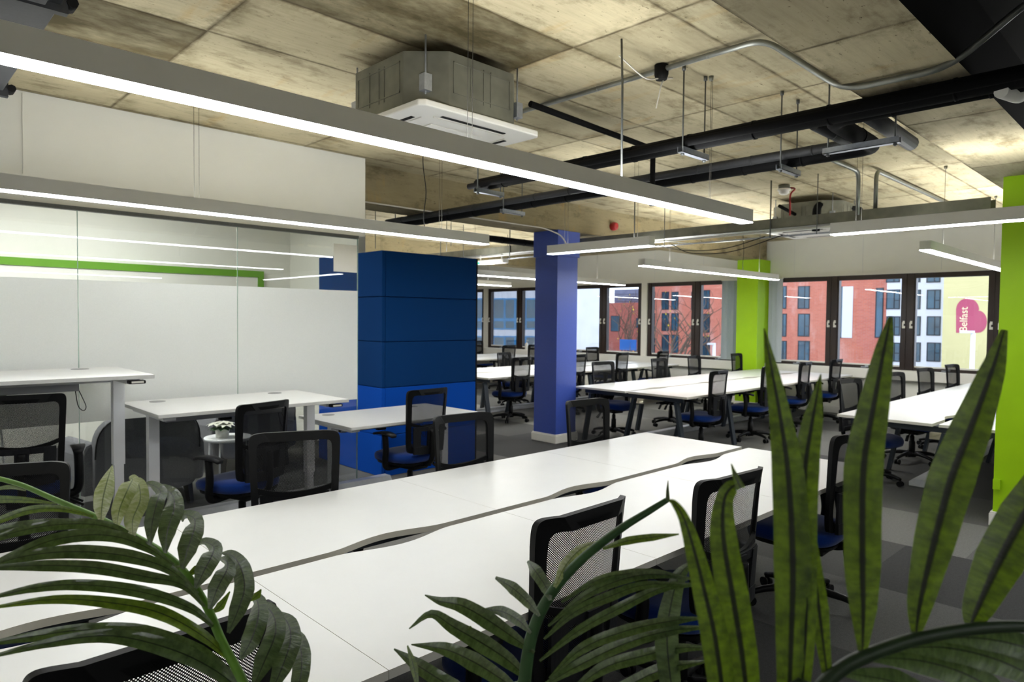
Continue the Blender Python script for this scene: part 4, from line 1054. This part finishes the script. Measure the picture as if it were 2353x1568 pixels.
def frond(t, stem, rs, leaf, m='leaf', mi2='leafbright', mi3='leafpale', sm='stemdark'):
    o = t.location
    st = MB().tube(spline(stem, 6), [rs[0]+(rs[1]-rs[0])*i/((len(stem)-1)*6) for i in range((len(stem)-1)*6+1)], 8)
    st.v = [tuple(Vector(p)-o) for p in st.v]; s = st.build('stem', sm, t)
    leaf.v = [tuple(Vector(p)-o) for p in leaf.v]
    leaf.build('leaflets', [m, mi2, mi3], s)
# ---- left palm : one arching frond
A = palm(.50, .56, 'potted palm at the lower left with one long arching frond')
d = 1.05
rach = [(A.location.x, A.location.y, .33), (.50, .80, .75)]
rach = [Vector(p) for p in rach]+D([(590, 1640), (555, 1560), (510, 1475), (478, 1400), (432, 1325), (380, 1275), (300, 1228), (225, 1190), (130, 1150), (40, 1112), (-70, 1085)], 1.05, 1.25)
lf = Leaf(); k = 0
# short leaflets standing up from the near side, curling over (base, bend, tip)
up = [([(232, 1202), (236, 1150), (248, 1100), (258, 1070)], (6, 34, 44, 26, 3), 2), ([(268, 1216), (275, 1170), (296, 1120), (304, 1102), (296, 1098)], (6, 34, 42, 30, 10), 2),
      ([(306, 1238), (305, 1195), (322, 1150), (318, 1112), (304, 1100)], (6, 36, 42, 32, 10), 2), ([(345, 1252), (350, 1200), (362, 1150), (368, 1128), (345, 1114), (325, 1120)], (6, 34, 36, 30, 20, 4), 0),
      ([(380, 1272), (385, 1220), (400, 1170), (396, 1138), (372, 1122), (350, 1120)], (6, 40, 48, 36, 22, 4), 0), ([(420, 1308), (432, 1260), (446, 1218), (446, 1192), (424, 1184), (420, 1200)], (8, 44, 48, 36, 22, 4), 0),
      ([(450, 1352), (470, 1310), (488, 1275), (490, 1256), (468, 1246), (450, 1255)], (8, 42, 46, 36, 22, 4), 0), ([(482, 1400), (500, 1352), (522, 1308), (520, 1290), (505, 1285)], (8, 42, 46, 34, 10), 0),
      ([(525, 1455), (548, 1400), (562, 1350), (552, 1302), (530, 1276), (508, 1272)], (8, 40, 48, 44, 28, 4), 0), ([(553, 1515), (578, 1470), (594, 1415), (590, 1380), (572, 1368)], (8, 44, 48, 38, 8), 0),
      ([(582, 1580), (608, 1520), (632, 1460), (630, 1420), (612, 1395), (600, 1398)], (10, 46, 50, 44, 28, 4), 0), ([(620, 1600), (650, 1530), (668, 1470), (660, 1430), (636, 1406)], (10, 46, 52, 42, 6), 0),
      ([(660, 1640), (690, 1560), (692, 1500), (682, 1465), (668, 1445)], (10, 40, 46, 36, 6), 0)]
for i, (p, w_, mi) in enumerate(up): lf.blade(D(p, d+.02*(8-i)/8, d+.16), W(d, *w_), .45, 22, mi, .5, seed=i)
small = [([(420, 1300), (396, 1308), (380, 1318)], (4, 16, 3)), ([(478, 1290), (450, 1310), (428, 1325)], (4, 20, 6)), ([(528, 1360), (505, 1395), (486, 1408)], (3, 22, 6)), ([(574, 1382), (590, 1370), (600, 1355)], (4, 18, 3))]
for i, (p, w_) in enumerate(small): lf.blade(D(p, d+.08), W(d, *w_), .4, 12, 1, .3, seed=40+i)
long_ = [([(215, 1188), (140, 1170), (70, 1172), (0, 1195), (-60, 1220)], (8, 22, 26, 22, 4), 1), ([(270, 1212), (180, 1204), (90, 1206), (0, 1218), (-70, 1240)], (8, 30, 36, 32, 6), 0),
         ([(345, 1255), (250, 1212), (150, 1205), (40, 1222), (-60, 1258)], (10, 34, 36, 30, 8), 0), ([(400, 1300), (330, 1255), (240, 1230), (120, 1242), (0, 1294), (-60, 1330)], (10, 34, 42, 40, 30, 8), 0),
         ([(455, 1365), (390, 1310), (300, 1280), (180, 1268), (60, 1278), (-50, 1310)], (10, 32, 44, 44, 34, 10), 0), ([(470, 1395), (420, 1345), (330, 1325), (220, 1305), (100, 1300), (-40, 1306)], (10, 28, 38, 40, 34, 12), 0),
         ([(500, 1450), (440, 1400), (330, 1362), (200, 1345), (90, 1350), (-40, 1378)], (10, 30, 40, 36, 28, 8), 0), ([(530, 1520), (470, 1465), (370, 1410), (250, 1385), (120, 1378), (-40, 1400)], (10, 36, 44, 36, 26, 6), 1),
         ([(545, 1560), (460, 1500), (330, 1455), (200, 1448), (80, 1462), (-40, 1482)], (12, 44, 50, 42, 32, 10), 0), ([(580, 1610), (500, 1545), (400, 1495), (260, 1462), (120, 1476), (-30, 1512)], (12, 50, 58, 44, 30, 8), 0),
         ([(60, 1128), (20, 1120), (-30, 1130)], (4, 14, 4), 1), ([(130, 1158), (60, 1150), (0, 1148), (-50, 1152)], (4, 20, 24, 8), 1)]
for i, (p, w_, mi) in enumerate(long_): lf.blade(D(p, d+.05, d-.12), W(d*.68, *w_), .4, 26, mi, -.4, seed=60+i)
frond(A, rach, (.009, .004), lf, sm='stem')
# ---- right palm : a small middle frond and a tall close one
B = palm(.86, .30, 'potted palm at the lower right whose tall leaves rise across the view')
d = .95
rach = [Vector((.85, .31, .33)), Vector((.78, .5, .75))]+D([(1198, 1660), (1205, 1568), (1222, 1460), (1262, 1372), (1330, 1292), (1420, 1220), (1490, 1176), (1535, 1148)], .95, 1.0)
lf = Leaf()
L = [([(1216, 1565), (1170, 1520), (1110, 1480), (1040, 1440), (990, 1412), (940, 1446)], (8, 34, 44, 34, 20, 3), 0), ([(1205, 1600), (1150, 1560), (1085, 1520), (1020, 1492), (945, 1482)], (8, 34, 44, 32, 3), 0),
     ([(1228, 1500), (1180, 1466), (1120, 1425), (1060, 1392), (1010, 1382), (976, 1368)], (6, 30, 42, 36, 20, 3), 0), ([(1220, 1455), (1190, 1425), (1150, 1405), (1105, 1402)], (6, 26, 26, 4), 0),
     ([(1240, 1416), (1212, 1382), (1175, 1350), (1138, 1328)], (6, 26, 30, 8), 0), ([(1265, 1380), (1255, 1350), (1228, 1310), (1212, 1290)], (6, 28, 32, 8), 0),
     ([(1150, 1640), (1040, 1580), (960, 1530), (905, 1492)], (8, 40, 34, 4), 0), ([(960, 1580), (950, 1530), (936, 1484)], (6, 20, 4), 1), ([(1082, 1440), (1077, 1448), (1079, 1446)], (4, 8, 2), 1),
     ([(1275, 1350), (1300, 1300), (1335, 1262), (1375, 1245)], (8, 28, 22, 4), 2), ([(1385, 1262), (1440, 1244), (1500, 1235), (1560, 1228)], (6, 18, 16, 3), 1), ([(1535, 1150), (1534, 1128), (1535, 1105)], (9, 6, 1), 0),
     ([(1290, 1385), (1370, 1335), (1450, 1318), (1520, 1318), (1580, 1335)], (8, 22, 28, 22, 5), 0), ([(1260, 1440), (1340, 1372), (1430, 1332), (1510, 1320), (1600, 1332)], (8, 26, 34, 26, 5), 0),
     ([(1250, 1470), (1320, 1408), (1400, 1372), (1480, 1345), (1600, 1342)], (8, 28, 34, 26, 5), 0), ([(1240, 1520), (1330, 1450), (1420, 1400), (1520, 1352), (1610, 1345)], (8, 30, 34, 26, 5), 0),
     ([(1262, 1560), (1340, 1490), (1440, 1450), (1540, 1428), (1620, 1420)], (8, 36, 40, 30, 5), 0), ([(1235, 1585), (1330, 1530), (1440, 1478), (1540, 1450), (1640, 1440)], (8, 38, 42, 30, 5), 0),
     ([(1280, 1620), (1380, 1540), (1470, 1510), (1560, 1490), (1640, 1490)], (8, 40, 44, 30, 5), 0), ([(1300, 1660), (1420, 1590), (1520, 1540), (1620, 1520)], (8, 44, 44, 8), 0),
     ([(1592, 1290), (1560, 1325), (1540, 1400), (1533, 1480), (1548, 1620)], (6, 32, 46, 52, 44), 0)]
for i, (p, w_, mi) in enumerate(L): lf.blade(D(p, d, d+(.10 if i < 10 else -.05)), W(d*(.68 if 11 < i < 20 else 1), *w_), .4, 24, mi, .4, seed=100+i)
frond(B, rach, (.0125, .004), lf, sm='leafdark')
d = .66
rach = [Vector((.88, .29, .33)), Vector((.86, .26, .75))]+D([(1830, 1680), (1880, 1590), (1930, 1540), (1990, 1508), (2100, 1470), (2230, 1446), (2353, 1440), (2480, 1450)], .66, .66)
lf = Leaf()
R = [([(1812, 1640), (1818, 1480), (1822, 1300), (1812, 1100), (1793, 960), (1773, 850), (1756, 755)], (46, 66, 84, 74, 50, 30, 3), 1), ([(1838, 1640), (1852, 1420), (1846, 1250), (1850, 1080), (1868, 960), (1886, 860)], (36, 46, 60, 62, 44, 3), 0),
     ([(1982, 1512), (1984, 1400), (1982, 1300), (1984, 1080), (2008, 930), (2032, 800), (2047, 728)], (14, 58, 78, 84, 66, 40, 10), 1), ([(2104, 1470), (2114, 1390), (2146, 1250), (2186, 1100), (2232, 980), (2280, 850), (2308, 758)], (14, 52, 82, 96, 82, 52, 14), 0),
     ([(2228, 1446), (2246, 1400), (2296, 1290), (2356, 1180), (2420, 1080), (2470, 980)], (16, 60, 96, 98, 80, 30), 1), ([(1902, 1560), (1882, 1400), (1862, 1240), (1856, 1180)], (20, 44, 28, 4), 1),
     ([(1722, 1650), (1706, 1510), (1684, 1372), (1662, 1235), (1664, 1150), (1684, 1118), (1702, 1116)], (56, 72, 74, 62, 40, 34, 16), 0), ([(1702, 1122), (1690, 1095), (1680, 1066)], (22, 14, 2), 1),
     ([(1668, 1650), (1645, 1476), (1622, 1372), (1596, 1269), (1572, 1193), (1550, 1158), (1536, 1150)], (60, 64, 56, 42, 26, 16, 5), 0),
     ([(1990, 1512), (2120, 1520), (2240, 1560), (2353, 1640)], (12, 60, 70, 40), 2), ([(2060, 1490), (2180, 1490), (2300, 1520), (2420, 1580)], (12, 60, 70, 40), 2), ([(2150, 1466), (2260, 1468), (2360, 1490), (2460, 1530)], (12, 50, 60, 40), 2),
     ([(1930, 1545), (2060, 1570), (2180, 1630)], (12, 60, 40), 2)]
for i, (p, w_, mi) in enumerate(R): lf.blade(D(p, d, d+.03), W(d, *w_), .3, 26, mi, .25, seed=200+i)
frond(B, rach, (.009, .005), lf, 'leafbig', 'leafbig', 'leaf')  # third slot's duller green stands in for shade on the lowest leaflets
# ------------------------------------------------------------------ colour management
SC.view_settings.view_transform = 'Standard'; SC.view_settings.look = 'None'; SC.view_settings.gamma = 1.0; SC.view_settings.use_curve_mapping = False
SC.view_settings.exposure = 0.2
SC.cycles.transparent_max_bounces = 24
